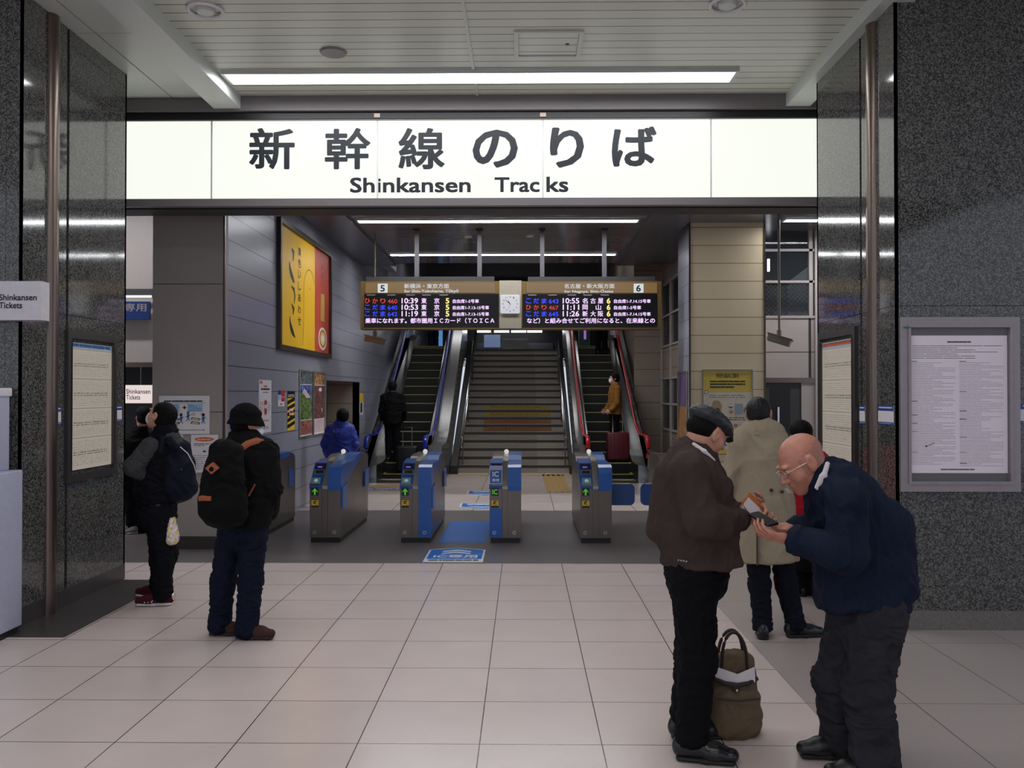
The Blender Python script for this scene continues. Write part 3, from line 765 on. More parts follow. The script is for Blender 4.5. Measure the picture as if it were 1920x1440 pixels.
# ---------------------------------------------------------------- ticket gates
m_gs = mat('gate_steel', (112, 104, 100), .3, .75, .05, 5, stretch=(3, 3, .5))
m_ggreen = emis('gate_arrow', (80, 200, 40), .6)
m_silver = mat('silver_strip', (205, 200, 185), .25, .8)
GY0, GY1 = 10.2, 11.98
def gate(x0, wd, kind, label):
    """kind: exit, ic, slim; the front faces the viewer"""
    r = root('ticket_gate', (x0 + wd / 2, GY0, 0), label, 'ticket gate', None)
    x1 = x0 + wd
    # side profile (y, z)
    prof = [(0, .06), (1.78, .06), (1.78, .84), (1.74, .90), (1.60, .935), (1.15, .945), (1.0, .93), (.85, .88), (.42, .885), (.30, .87), (.07, .70), (0, .66)]
    o = MB(); o.prism([(GY0 + a, b) for a, b in prof], 0, x0, x1, m_gs); o.build('body', r)
    o = MB(); o.box(x0 + .012, x1 - .012, GY0 + .012, GY1 - .012, 0, .06, m_black); o.build('plinth', r)
    if kind == 'slim':
        o = MB(); o.prism([(GY0 + .6, .885), (GY0 + 1.0, .95), (GY0 + 1.5, .955), (GY0 + 1.5, .9), (GY0 + .6, .87)], 0, x0, x1 + .002, m_gblue); o.build('hood', r)
        pn = Panel((x1, GY0, 0), (0, 1, 0), (0, 0, 1)); pn.poly([(1.45, .5), (1.7, .47), (1.7, .68), (1.45, .74)], m_gblue, .004); pn.mb.build('flap', r)
        return r
    xs = x0 + wd * .40; xm = x0 + wd * .58
    # reader head: sloping front on the left, blue hood on the right
    o = MB(); hp = [(-.004, .655), (.07, .705), (.285, .90), (.62, .93), (.62, .86), (.0, .62)]
    o.prism([(GY0 + a, b) for a, b in hp], 0, x0 - .004, xs, m_gblue); o.build('reader_head', r)
    o = MB(); hp2 = [(-.006, .655), (-.006, .80), (.03, .868), (.10, .895), (.85, .895), (1.0, .945), (1.28, .965), (1.28, .90), (.0, .60)]
    o.prism([(GY0 + a, b) for a, b in hp2], 0, xm, x1 + .004, m_gblue); o.build('hood', r)
    o = MB(); o.prism([(GY0 + a, b) for a, b in [(-.008, .655), (.065, .712), (.28, .925), (.5, .955), (.95, .965), (.95, .9), (0, .62)]], 0, xs + .002, xm - .002, m_silver); o.build('ticket_channel', r)
    # front details drawn on the slope
    sl = Vector((0, .215, .195)).normalized()
    pn = Panel((xs, GY0 + .07, .708), (1, 0, 0), tuple(sl))
    for k in range(3):
        pn.rect(.006, .015 + k * .09, .026, .08 + k * .09, m_yel, .006); pn.rect(.034, .06 + k * .09, .056, .07 + k * .09, m_dgrey, .006)
    pn.mb.build('yellow_label', r)
    pn = Panel((x0, GY0 + .07, .705), (1, 0, 0), tuple(sl)); w_ = xs - x0
    if kind == 'exit':
        pn.slab(.015, .10, w_ - .008, .17, .001, .008, m_silver); pn.slab(.03, .113, w_ - .022, .157, .008, .010, m_black)
        pn.slab(.015, .19, w_ - .01, .27, .001, .006, mat('reader_screen', (50, 50, 70), .2)); pn.rect(.04, .205, w_ - .05, .225, emis('reader_glow', (120, 90, 200), .9), .008)
        pn.mb.build('ticket_reader', r)
        pn = Panel((x0, GY0 - .002, .66), (1, 0, 0), tuple(Vector((0, .075, .045)).normalized()))
        pn = Panel((x0, GY0, .66), (1, 0, 0), (0, math.sin(.7), math.cos(.7)))
        pn.rect(.02, .0, w_ - .02, .085, mat('card_pad', (120, 140, 140), .3), .035); pn.disc(w_ * .5, .045, .022, emis('pad_mark', (130, 190, 200), .6), .037); pn.mb.build('card_reader', r)
    else:
        pn = Panel((x0, GY0 - .006, .655), (1, 0, 0), tuple(Vector((0, .16, .20)).normalized()))
        pn.slab(-.004, 0, w_, .25, .03, .045, m_gblue); pn.frame(-.004, 0, w_, .25, .006, .045, .047, m_white)
        pn.rect(.0, .19, w_ - .004, .245, mat('lilac_label', (170, 170, 200), .4), .048)
        pn.text('IC', .03, .095, .075, .075, m_white, .04, l=.05); pn.text('専用', .03, .03, .08, .04, m_white, .02, l=.05)
        pn.mb.build('reader_plate', r)
        pn = Panel((x0, GY0 + .16, .79), (1, 0, 0), tuple(sl)); pn.rect(.02, .06, w_ - .02, .13, MATS.get('reader_screen') or m_black, .02); pn.rect(.045, .08, w_ - .05, .1, emis('reader_glow', (120, 90, 200), .9), .022); pn.mb.build('card_reader', r)
    # front plate
    pn = Panel((x0, GY0, 0), (1, 0, 0), (0, 0, 1))
    pn.slab(.018, .545, .102, .635, .0, .006, m_black)
    if kind == 'exit':
        pn.poly([(.06, .628), (.028, .592), (.028, .582), (.051, .60), (.051, .552), (.069, .552), (.069, .60), (.092, .582), (.092, .592)], m_ggreen, .008)
    else: pn.text('IC', .03, .56, .062, .06, m_ggreen, .03, l=.008)
    pn.mb.build('indicator', r)
    pn = Panel((x0, GY0, 0), (1, 0, 0), (0, 0, 1)); pn.rect(.02, .43, .102, .49, m_yel, .002); pn.rect(.02, .408, .102, .43, m_ink, .002)
    pn.line(.035, .475, .085, .475, .008, m_ink, .003); pn.line(.06, .48, .045, .445, .012, m_ink, .003); pn.line(.06, .46, .08, .44, .008, m_ink, .003); pn.disc(.068, .484, .006, m_ink, .003)
    pn.mb.build('warning_label', r)
    pn = Panel((x0, GY0, 0), (1, 0, 0), (0, 0, 1))
    if kind == 'ic': pn.rect(.0, .062, xs - x0, .40, m_gblue, .003)
    for a in (.055, wd - .075): pn.disc(a, .12, .02, m_silver, .004); pn.disc(a, .12, .014, m_gs if not (kind == 'ic' and a < .1) else m_gblue, .005)
    for a in (xs - x0, xm - x0): pn.line(a, .07, a, .655, .003, m_dgrey, .003)
    pn.mb.build('front_plate', r)
    # lamp
    o = MB(); o.ball((xs + .03, GY0 + 1.05, .985), .03, emis('gate_lamp', (235, 235, 230), .7), 14, (1, 1.2, 1)); o.tube([(xs + .03, GY0 + 1.05, .95), (xs + .03, GY0 + 1.05, .98)], .014, m_black, 8); o.build('lamp', r, True)
    return r
GX = [-2.47, -1.426, -.393, .651, 1.69]
gate(-3.32, .22, 'slim', 'narrow ticket gate against the grey left wall')
g1 = gate(GX[0], .36, 'exit', 'ticket gate with green arrow, left-hand one with all steel front')
g2 = gate(GX[1], .36, 'exit', 'ticket gate with green arrow and a tall blue stripe down its front')
pn = Panel((GX[1], GY0, 0), (1, 0, 0), (0, 0, 1)); pn.slab(.215, .062, .358, .655, 0, .004, m_gblue); pn.disc(.285, .12, .02, m_silver, .006); pn.disc(.285, .12, .014, m_gblue, .007); pn.mb.build('blue_stripe', g2)
g3 = gate(GX[2], .36, 'ic', 'ticket gate with the white on blue IC plate')
g4 = gate(GX[3], .36, 'exit', 'ticket gate with green arrow in front of the red escalator')
g5 = gate(GX[4], .36, 'exit', 'ticket gate mostly hidden behind the man in the flat cap')
def flap(g, x, y0, y1, z0, z1, s):
    o = MB(); M = None
    pts = [(y0, z0 + .03), (y1, z0), (y1, z1), (y0, z1 - .02)]
    o.prism(pts, 0, min(x, x + s * .02), max(x, x + s * .02), m_gblue); o.build('flap', g)
for g, x in ((g1, GX[0]), (g2, GX[1])):
    flap(g, x + .362, GY0 + .02, GY0 + .32, .36, .66, 1); flap(g, x + .362, GY0 + 1.45, GY0 + 1.74, .47, .72, 1)
for g, xa, xb in ((g4, GX[3] + .362, GX[3] + .66), (g5, GX[4] - .31, GX[4] - .002)):
    out = (xb, 1) if xa < 1.2 else (xa, -1)
    rr = .06; ex, sg = out; inn = xa if sg > 0 else xb
    pts = [(inn, .40)] + [(ex - sg * (rr - rr * math.sin(q)), .40 + rr - rr * math.cos(q)) for q in [PI / 2 * i / 6 for i in range(7)]] + [(ex - sg * (rr - rr * math.cos(q)), .655 - rr + rr * math.sin(q)) for q in [PI / 2 * i / 6 for i in range(7)]] + [(inn, .655)]
    o = MB(); o.prism(pts, 1, 10.49, 10.515, mat('flap_blue', (40, 78, 140), .45)); o.build('flap', g)
    o = MB(); o.box(min(inn, ex - sg * rr), max(inn, ex - sg * rr), 10.488, 10.517, .652, .660, m_white); o.build('flap_edge', g)

# ---------------------------------------------------------------- marks on the floor
m_fblue = mat('floor_blue', (30, 112, 205), .3, var=.05)
m_flight = mat('floor_white', (205, 212, 220), .4)
def fl_panel(px, py): q = P(px, py, 1); 
def G(px, py):
    d = CAMR @ Vector(((px - 960) / F, (720 - py) / F, -1.0)); k = -CAM_H / d.z
    return Vector((d.x * k, d.y * k, 0))
def floor_rect(name, a0, a1, label, m, h=.002):
    x0, x1 = a0[0], a1[0]; y0, y1 = a0[1], a1[1]
    o = MB(); o.box(x0, x1, y0, y1, 0, h, m); return tag(o.build(name), label, 'floor sticker')
a = G(822, 1017); b = G(911, 978)
floor_rect('floor_sticker', (G(822, 1017).x, a.y), (G(911, 1017).x, b.y), 'plain blue floor panel between the two middle gates', m_fblue)
def ic_sticker(x0, x1, y0, y1, label):
    r = root('floor_sticker', ((x0 + x1) / 2, y0, 0), label, 'floor sticker'); w_, h_ = x1 - x0, y1 - y0
    pn = Panel((x0, y0, 0), (1, 0, 0), (0, 1, 0)); b1 = .84
    pn.mb.prism([(x0, y0), (x1, y0), (x1, y0 + h_ * b1), (x0 + w_ / 2, y1), (x0, y0 + h_ * b1)], 2, 0, .0015, m_flight); pn.mb.build('backing', r)
    pn = Panel((x0, y0, 0), (1, 0, 0), (0, 1, 0))
    pn.poly([(.02, h_ * .2), (w_ - .02, h_ * .2), (w_ - .02, h_ * b1 - .015), (w_ / 2, h_ - .02), (.02, h_ * b1 - .015)], m_fblue, .0022)
    for t in (.52, .66): pn.poly([(w_ * .25, h_ * t), (w_ * .5, h_ * (t + .1)), (w_ * .75, h_ * t), (w_ * .75, h_ * (t + .07)), (w_ * .5, h_ * (t + .18)), (w_ * .25, h_ * (t + .07))], m_flight, .003)
    pn.mb.build('blue_field', r)
    pn = Panel((x0, y0, 0), (1, 0, 0), (0, 1, 0)); pn.text('IC専用', w_ * .13, h_ * .26, w_ * .76, h_ * .22, m_flight, .03, l=.0032); pn.dashes(w_ * .08, h_ * .06, w_ * .92, h_ * .15, 1, m_ink, .003, .8, gap=.05); pn.mb.build('lettering', r)
a = G(792, 1054); b = G(905, 1054); c_ = G(850, 1027)
ic_sticker(a.x, b.x, a.y, c_.y, 'blue and white IC arrow sticker on the dark floor in front of the gates')
def back_sticker(px0, px1, py0, py1, label):
    a = G(px0, py1); b = G(px1, py1); c_ = G(px0, py0); r = root('floor_sticker', ((a.x + b.x) / 2, a.y, 0), label, 'floor sticker')
    w_, h_ = b.x - a.x, c_.y - a.y
    pn = Panel((a.x, a.y, 0), (1, 0, 0), (0, 1, 0)); pn.poly([(0, h_ * .35), (w_ / 2, 0), (w_, h_ * .35), (w_, h_), (0, h_)], m_flight, .0015); pn.poly([(.03, h_ * .4), (w_ / 2, .06), (w_ - .03, h_ * .4), (w_ - .03, h_ * .93), (.03, h_ * .93)], m_fblue, .0025)
    pn.poly([(w_ * .2, h_ * .42), (w_ * .5, h_ * .22), (w_ * .8, h_ * .42), (w_ * .8, h_ * .5), (w_ * .5, h_ * .36), (w_ * .2, h_ * .5)], m_flight, .0035); pn.dashes(w_ * .15, h_ * .6, w_ * .85, h_ * .85, 1, m_flight, .0035, .7, gap=.05); pn.mb.build('sticker_face', r)
back_sticker(858, 948, 943, 955, 'blue arrow sticker on the pale tiles just behind the gates')
back_sticker(872, 945, 920, 930, 'smaller blue arrow sticker on the pale tiles nearer the stairs')
m_tact = mat('tactile_yellow', (176, 142, 86), .5, var=.08)
r = root('tactile_paving', (G(1040, 925).x, 15, 0), 'ochre ribbed tactile strip leading to the stairs', 'tactile paving')
o = MB(); a = G(1030, 923); xx = G(1042, 905).x
o.box(xx - .22, xx + .22, a.y, 18.9, 0, .004, m_tact)
for k in range(4): o.box(xx - .18 + k * .105, xx - .135 + k * .105, a.y + .02, 18.9, .004, .009, m_tact)
o.build('ribbed_strip', r)
o = MB(); o.box(-1.5, 1.0, 18.5, 18.8, 0, .004, m_tact); o.build('dotted_strip', r)
o = MB(); o.box(xx + .24, xx + .7, a.y, a.y + .4, 0, .004, m_tact); o.build('branch_strip', r)
o = MB(); o.box(-2.95, -1.9, 16.1, 16.55, 0, .003, m_tact); tag(o.build('tactile_paving'), 'ochre tactile band at the foot of the left escalator', 'tactile paving')
o = MB(); pn = Panel((-2.95, 15.75, 0), (1, 0, 0), (0, 1, 0)); pn.rect(0, 0, 1.05, .3, m_blue, .002); pn.dashes(.05, .05, 1.0, .26, 2, m_flight, .003, .6); tag(pn.mb.build('floor_sticker'), 'dark blue printed band on the floor before the left escalator', 'floor sticker')

# ---------------------------------------------------------------- signs and posters
def frame_on(px_l, px_r, py_t, py_b, X=None, Y=None):
    """rectangle on the wall plane x = X (facing +x if X<0) or y = Y, from the photo's corners of its left edge"""
    if Y is not None:
        a = P(px_l, py_b, Y); b = P(px_r, py_t, Y); return Panel((a.x, Y, a.z), (1, 0, 0), (0, 0, 1)), b.x - a.x, b.z - a.z
    def atx(px, py):
        d = CAMR @ Vector(((px - 960) / F, (720 - py) / F, -1.0)); k = X / d.x; return Vector((X, d.y * k, CAM_H + d.z * k))
    if X < 0: near, far = px_l, px_r
    else: near, far = px_r, px_l
    a = atx(near, py_b); b = atx(far, py_b); t = atx(near, py_t)
    if X < 0: return Panel((X, a.y, a.z), (0, 1, 0), (0, 0, 1)), abs(b.y - a.y), t.z - a.z
    return Panel((X, b.y, a.z), (0, -1, 0), (0, 0, 1)), abs(b.y - a.y), t.z - a.z

# yellow advert on the left wall
pn, w_, h_ = frame_on(518, 616, 405, 655, X=WL)
r = root('wall_advert', pn.pt(w_ / 2, 0), 'large framed yellow advert with a red band on the grey wall', 'advert')
m_ady = mat('advert_yellow', (236, 186, 30), .4, var=.03); m_adr = mat('advert_red', (196, 72, 52), .4); m_brush = mat('brush_ink', (44, 32, 22), .5)
pn.frame(0, 0, w_, h_, .07, 0, .06, m_wood); pn.mb.build('frame', r)
pn.mb = MB(); x_r = w_ * .66
pn.slab(.07, .07, x_r, h_ - .07, .01, .02, m_ady); pn.slab(x_r, .07, w_ - .07, h_ - .07, .01, .02, m_adr); pn.mb.build('picture', r)
pn.mb = MB()
def stroke(pts, ws, m, l=.022):
    n = len(pts); L_, R_ = [], []
    for i, (a, b) in enumerate(pts):
        d = Vector((pts[min(i + 1, n - 1)][0] - pts[max(i - 1, 0)][0], pts[min(i + 1, n - 1)][1] - pts[max(i - 1, 0)][1])).normalized()
        L_.append((a - d.y * ws[i], b + d.x * ws[i])); R_.append((a + d.y * ws[i], b - d.x * ws[i]))
    for i in range(n - 1): pn.poly([L_[i], R_[i], R_[i + 1], L_[i + 1]], m, l)
cx = w_ * .2
def arc(x0, y0, x1, y1, bul, n=8): 
    return [(x0 + (x1 - x0) * t - bul * math.sin(PI * t) * (1 if True else 0), y0 + (y1 - y0) * t) for t in [i / n for i in range(n + 1)]]
for (yt, yb_) in ((.82, .62), (.50, .36)):
    pass
U = h_
stroke([(cx + .06, U * .82), (cx + .16, U * .80), (cx + .14, U * .73)], [.015, .05, .02], m_brush)
stroke(arc(cx - .05, U * .71, cx + .22, U * .56, .09), [.01, .03, .04, .05, .055, .06, .05, .04, .01], m_brush)
stroke([(cx + .05, U * .52), (cx + .2, U * .50), (cx + .24, U * .45), (cx + .2, U * .39)], [.015, .035, .03, .01], m_brush)
stroke([(cx + .06, U * .38), (cx + .18, U * .345), (cx + .14, U * .30)], [.01, .045, .02], m_brush)
stroke(arc(cx - .02, U * .28, cx + .26, U * .12, .1), [.01, .02, .03, .035, .05, .055, .05, .03, .01], m_brush)
for k, ch in enumerate('黄色いしあわせ'):
    pn.text(ch, w_ * .33, U * (.80 - k * .095), .17, U * .07, m_brush, .02, l=.022)
for k, ch in enumerate('黄色いしあわせ、'[:5]):
    pn.text(ch, w_ * .80, U * (.80 - k * .075), .11, U * .05, mat('advert_red_dark', (140, 44, 34), .5), .01, l=.022)
pn.slab(w_ * .79, U * .33, w_ * .87, U * .58, .02, .023, mat('advert_label', (206, 170, 70), .5)); 
pn.mb.build('lettering', r)
pn.mb = MB(); arcp = [(w_ * .45 + .0, U * .06 + .07)] + [(w_ * .55 - .36 * math.cos(q), U * .52 + .38 * math.sin(q)) for q in [PI * i / 12 for i in range(11)]]
stroke([(w_ * .42, U * .07), (w_ * .44, U * .3)] + arcp[1:], [.006] * (len(arcp) + 1), m_brush)
pn.disc(w_ * .56, U * .57, .014, m_brush, .022); pn.mb.build('outline_drawing', r)
pn.mb = MB()
for rr, cc in ((.30, (236, 226, 214)), (.24, (196, 120, 40)), (.17, (240, 210, 150)), (.09, (250, 240, 225))): pn.disc(w_ * .83, U * .17, rr, mat('bun_%d' % int(rr * 100), cc, .5), .023 + (.3 - rr) * .02, n=28, rb=rr * .62)
pn.mb.build('food_picture', r)

def poster(name, spec, label, cat, bg, items, framew=0, fm=None, thick=.004, parts=True, smallprint=None):
    pn, w_, h_ = frame_on(*spec[0], **spec[1])
    r = root(name, pn.pt(w_ / 2, 0), label, cat)
    pn.mb = MB(); pn.slab(0, 0, w_, h_, 0, thick, bg); pn.mb.build('sheet', r)
    if framew: pn.mb = MB(); pn.frame(0, 0, w_, h_, framew, 0, thick + .012, fm); pn.mb.build('frame', r)
    pn.mb = MB(); items(pn, w_, h_, thick + .0015)
    if pn.mb.v: pn.mb.build('print', r)
    return r
m_pblue = mat('print_blue', (66, 110, 165), .5); m_plb = mat('print_pale_blue', (160, 190, 214), .5); m_por = mat('print_orange', (214, 100, 50), .5)
m_pgreen = mat('print_green', (70, 92, 44), .5, var=.95, scale=26); m_pmix = mat('print_flowers', (120, 70, 60), .5, var=.95, scale=40); m_psky = mat('print_sky', (70, 92, 150), .5, var=.5, scale=9); m_psnow = mat('print_snow', (196, 176, 176), .5, var=.2, scale=6)

def it_white(p, w, h, l):
    p.rect(w * .05, h * .93, w * .25, h * .98, m_por, l); p.disc(w * .5, h * .88, w * .18, m_por, l, rb=h * .018)
    p.dashes(w * .15, h * .80, w * .85, h * .85, 1, m_ink, l, .7, gap=.05); p.dashes(w * .3, h * .75, w * .75, h * .78, 1, m_mid, l, .7)
    p.poly([(w * .4, h * .6), (w * .5, h * .63), (w * .63, h * .6), (w * .63, h * .36), (w * .5, h * .33), (w * .4, h * .36)], mat('print_red', (176, 70, 50), .5), l)
    p.rect(w * .42, h * .46, w * .61, h * .53, m_white, l + .001)
    p.dashes(w * .05, h * .36, w * .33, h * .6, 8, m_por, l, .4, seed=4); p.dashes(w * .7, h * .4, w * .95, h * .6, 6, m_mid, l, .3, seed=5)
    p.dashes(w * .15, h * .21, w * .8, h * .25, 1, m_por, l, .6); p.dashes(w * .2, h * .07, w * .75, h * .12, 2, m_mid, l, .6)
poster('poster', ((485, 508, 712, 813), dict(X=WL)), 'tall narrow white poster with a red capsule drawing on the grey wall', 'poster', m_white, it_white)
def it_stick(p, w, h, l):
    p.rect(w * .0, h * .72, w * .45, h, m_blue, l); p.rect(w * .5, h * .6, w, h, m_red, l); p.rect(0, h * .4, w * .45, h * .68, m_plb, l); p.rect(w * .5, h * .3, w, h * .56, m_red, l); p.rect(w * .15, 0, w * .8, h * .27, m_white, l); p.rect(w * .3, h * .1, w * .65, h * .17, m_red, l + .001)
poster('notice_sticker', ((521, 533, 732, 762), dict(X=WL)), 'cluster of small red and blue stickers on the grey wall', 'sticker', m_white, it_stick, thick=.002)
def it_yb(p, w, h, l):
    p.rect(0, h * .82, w, h, m_black, l); p.dashes(w * .1, h * .84, w * .9, h * .92, 2, m_white, l + .001, .5)
    for i in range(5):
        p.line(0, h * (.1 + i * .15), w, h * (.2 + i * .15), .05, m_black, l + .001)
    p.rect(w * .25, h * .4, w * .75, h * .55, m_white, l + .002); p.rect(w * .3, h * .43, w * .7, h * .5, m_red, l + .003); p.rect(w * .3, h * .3, w * .7, h * .38, m_black, l + .002)
poster('poster', ((538, 552, 733, 808), dict(X=WL)), 'narrow yellow and black poster beside the travel posters', 'poster', m_yel, it_yb)
def it_fuji(p, w, h, l):
    p.rect(0, h * .79, w, h, mat('print_dark_trees', (70, 80, 84), .5, var=.95, scale=34), l)
    p.rect(0, h * .26, w, h * .78, m_psky, l); p.poly([(w * .05, h * .6), (w * .35, h * .72), (w * .45, h * .72), (w * .95, h * .58)], m_psnow, l + .001)
    p.poly([(0, h * .26), (w, h * .26), (w, h * .6), (w * .55, h * .57), (w * .3, h * .66), (0, h * .62)], m_pgreen, l + .002); p.rect(0, h * .04, w, h * .25, m_pmix, l)
    for y in (.255, .785): p.rect(0, h * y, w, h * (y + .008), m_white, l + .003)
    p.rect(0, 0, w, h * .035, m_white, l)
def it_coll(p, w, h, l):
    p.rect(0, h * .79, w, h, mat('print_ochre', (130, 96, 60), .5, var=.95, scale=34), l); p.rect(0, h * .26, w, h * .78, mat('print_brown', (84, 52, 48), .5, var=.95, scale=30), l); p.disc(w * .6, h * .72, w * .14, m_white, l + .001, rb=h * .03); p.poly([(w * .7, h * .4), (w * .8, h * .36), (w * .76, h * .44)], m_white, l + .001)
    p.rect(0, h * .05, w, h * .25, m_psnow, l); 
    for y in (.255, .785): p.rect(0, h * y, w, h * (y + .008), m_white, l + .003)
    p.rect(0, 0, w, h * .04, m_white, l)
poster('framed_poster', ((560, 583, 693, 822), dict(X=WL)), 'framed travel poster of a snowy mountain, left of the pair', 'poster', m_white, it_fuji, .025, m_silver, .01)
poster('framed_poster', ((586, 607, 696, 818), dict(X=WL)), 'framed travel poster of dark red collage, right of the pair', 'poster', m_white, it_coll, .025, m_silver, .01)
poster('notice_sticker', ((674, 681, 737, 778), dict(X=WL)), 'thin yellow and white vertical sticker beside the alcove', 'sticker', m_white, lambda p, w, h, l: (p.rect(0, h * .6, w, h, m_yel, l), p.rect(w * .2, h * .1, w * .7, h * .55, m_ink, l)), thick=.002)
def it_notice(p, w, h, l):
    p.dashes(w * .1, h * .83, w * .86, h * .88, 1, m_ink, l, .7, gap=.03); p.line(w * .06, h * .815, w * .92, h * .815, .004, m_pblue, l)
    for a in (.1, .56):
        p.rect(w * a, h * .58, w * (a + .31), h * .79, m_plb, l); p.dashes(w * (a + .03), h * .6, w * (a + .28), h * .78, 4, m_pblue, l + .001, .35, seed=int(a * 10))
    p.rect(w * .47, h * .68, w * .54, h * .705, m_ink, l); p.rect(w * .492, h * .65, w * .518, h * .735, m_ink, l)
    for cx_ in (.2, .44, .58, .88):
        y = h * (.42 if cx_ == .58 else .36); x = w * cx_
        p.disc(x, y + .06, .016, m_pblue, l); p.rect(x - .013, y, x + .013, y + .045, m_pblue, l); p.line(x - .03, y + .01, x + .03, y + .035, .008, m_pblue, l); p.line(x, y, x - .022, y - .035, .01, m_pblue, l); p.line(x, y, x + .02, y - .035, .01, m_pblue, l)
    for cx_ in (.30, .71):
        for dy in (0, .1): p.poly([(w * cx_ - .05, h * (.28 + dy)), (w * cx_ + .05, h * (.25 + dy)), (w * cx_ + .06, h * (.31 + dy)), (w * cx_ - .03, h * (.34 + dy))], m_ink, l); p.poly([(w * cx_ - .038, h * (.285 + dy)), (w * cx_ + .04, h * (.26 + dy)), (w * cx_ + .048, h * (.30 + dy)), (w * cx_ - .022, h * (.325 + dy))], mat('print_sand', (190, 180, 150), .5), l + .0005)
    for cx_ in (.42, .68, .87): p.disc(w * cx_, h * .52, .028, mat('print_pink', (206, 180, 180), .5), l, rb=.018)
    p.line(w * .1, h * .11, w * .9, h * .11, .005, m_ink, l); p.poly([(w * .88, h * .09), (w * .91, h * .11), (w * .88, h * .13)], m_ink, l)
poster('notice', ((298, 393, 742, 814), dict(Y=9.77)), 'white instruction sheet with small blue walking figures on the corner pier', 'notice', m_white, it_notice, thick=.003)
def it_or(p, w, h, l):
    p.disc(w * .5, h * .88, w * .36, m_por, l, rb=h * .055); p.dashes(w * .25, h * .86, w * .75, h * .9, 1, m_white, l + .001, .5)
    p.dashes(w * .12, h * .7, w * .88, h * .78, 2, m_ink, l, .4, seed=3); p.disc(w * .5, h * .56, .018, m_ink, l, rb=.01); p.dashes(w * .1, h * .08, w * .9, h * .48, 8, m_mid, l, .3, seed=8)
poster('notice', ((358, 409, 815, 886), dict(Y=9.77)), 'white sheet headed by an orange oval, low on the corner pier', 'notice', m_white, it_or, thick=.003)
poster('notice', ((326, 343, 815, 850), dict(Y=9.77)), 'small blank white sheet beside the orange oval notice', 'notice', m_white, lambda p, w, h, l: p.dashes(w * .2, h * .3, w * .8, h * .8, 3, m_mid, l, .2), thick=.003)
# yellow luggage notice on the beige pier
def it_lug(p, w, h, l):
    my = mat('notice_yellow', (212, 186, 84), .5); p.rect(w * .03, h * .74, w * .97, h * .985, my, l); p.rect(w * .03, .02, w * .97, h * .3, my, l); p.rect(w * .08, h * .06, w * .92, h * .24, m_white, l + .001)
    p.text('手回り品のご案内', w * .27, h * .9, w * .45, h * .055, m_ink, .02, l=l + .002); p.dashes(w * .15, h * .78, w * .85, h * .88, 3, m_ink, l + .002, .45, gap=.03)
    for a in (.075,): 
        p.disc(w * a, h * .735, .03, m_ink, l + .002); p.disc(w * a, h * .735, .022, m_white, l + .003)
    p.dashes(w * .13, h * .665, w * .85, h * .71, 2, m_mid, l + .002, .4)
    for a in (.08, .52): p.disc(w * (a + .04), h * .57, .035, m_pblue, l + .002, rb=.035); p.rect(w * a, h * .565, w * (a + .09), h * .59, m_white, l + .003)
    mbag = mat('print_tan', (168, 144, 108), .5)
    p.poly([(w * .19, h * .46), (w * .37, h * .46), (w * .385, h * .58), (w * .33, h * .635), (w * .22, h * .635), (w * .18, h * .58)], mbag, l + .002); p.disc(w * .28, h * .52, .05, m_ink, l + .003, rb=.04); p.disc(w * .28, h * .52, .03, m_mid, l + .004, rb=.022)
    p.rect(w * .65, h * .47, w * .8, h * .6, mat('print_grey_blue', (146, 160, 166), .5), l + .002); p.disc(w * .57, h * .5, .03, mbag, l + .003); p.disc(w * .86, h * .52, .035, m_mid, l + .003, rb=.05)
    p.dashes(w * .13, h * .4, w * .4, h * .445, 2, m_ink, l + .002, .4); p.dashes(w * .53, h * .4, w * .85, h * .445, 2, m_ink, l + .002, .4)
    for a in (.2, .4, .54, .66, .78): p.disc(w * a, h * .34, .035, mat('print_rose', (178, 120, 104), .5), l + .002, rb=.028)
    for a in (.2, .42, .62, .82):
        p.line(w * (a - .05), h * .10, w * (a + .05), h * .20, .018, m_blue if a != .62 else m_ink, l + .004); p.line(w * (a - .05), h * .20, w * (a + .05), h * .10, .018, m_blue if a != .62 else m_ink, l + .004)
r = poster('framed_notice', ((1317, 1411, 693, 852), dict(Y=13.9)), 'yellow bordered luggage notice on the beige pier', 'notice', mat('notice_cream', (214, 204, 182), .5), it_lug, .014, m_silver, .012)
poster('framed_poster', ((1272, 1290, 695, 830), dict(X=2.596)), 'narrow edge-on poster on the side of the beige pier', 'poster', m_white, lambda p, w, h, l: (p.rect(0, h * .5, w, h, mat('print_purple', (90, 74, 110), .5, var=.4, scale=9), l), p.rect(0, 0, w, h * .5, mat('print_tan2', (140, 100, 60), .5, var=.4, scale=9), l)), .02, m_silver, .01)
# signs at the far left
pn, w_, h_ = frame_on(180, 283, 566, 600, Y=11.5)
r = root('direction_sign', pn.pt(w_ / 2, 0), 'dark blue sign reading 専用 over the ticket office at left', 'sign')
pn.slab(0, 0, w_, h_, 0, .05, mat('sign_navy', (20, 44, 100), .4)); pn.mb.build('sign_panel', r)
pn.mb = MB(); pn.text('ド専用', w_ * .38, h_ * .45, w_ * .57, h_ * .45, m_mid, .02, l=.053); pn.text('y', w_ * .47, h_ * .1, w_ * .07, h_ * .3, m_mid, .03, l=.053); pn.mb.build('lettering', r)
o = MB(); q = P(180, 558, 11.5); q2 = P(283, 558, 11.5); o.box(q.x, q2.x, 11.5, 11.53, q.z, q.z + .03, emis('thin_lamp', (240, 245, 250), 1.0)); tag(o.build('strip_lamp'), 'thin lit strip just above the dark blue sign', 'lamp')
pn, w_, h_ = frame_on(200, 283, 722, 756, Y=11.2)
r = root('direction_sign', pn.pt(w_ / 2, 0), 'small lit white Shinkansen Tickets sign hanging left of the corner pier', 'sign')
pn.slab(0, 0, w_, h_, -.06, 0, emis('small_sign', (245, 228, 224), .85)); pn.mb.build('sign_panel', r)
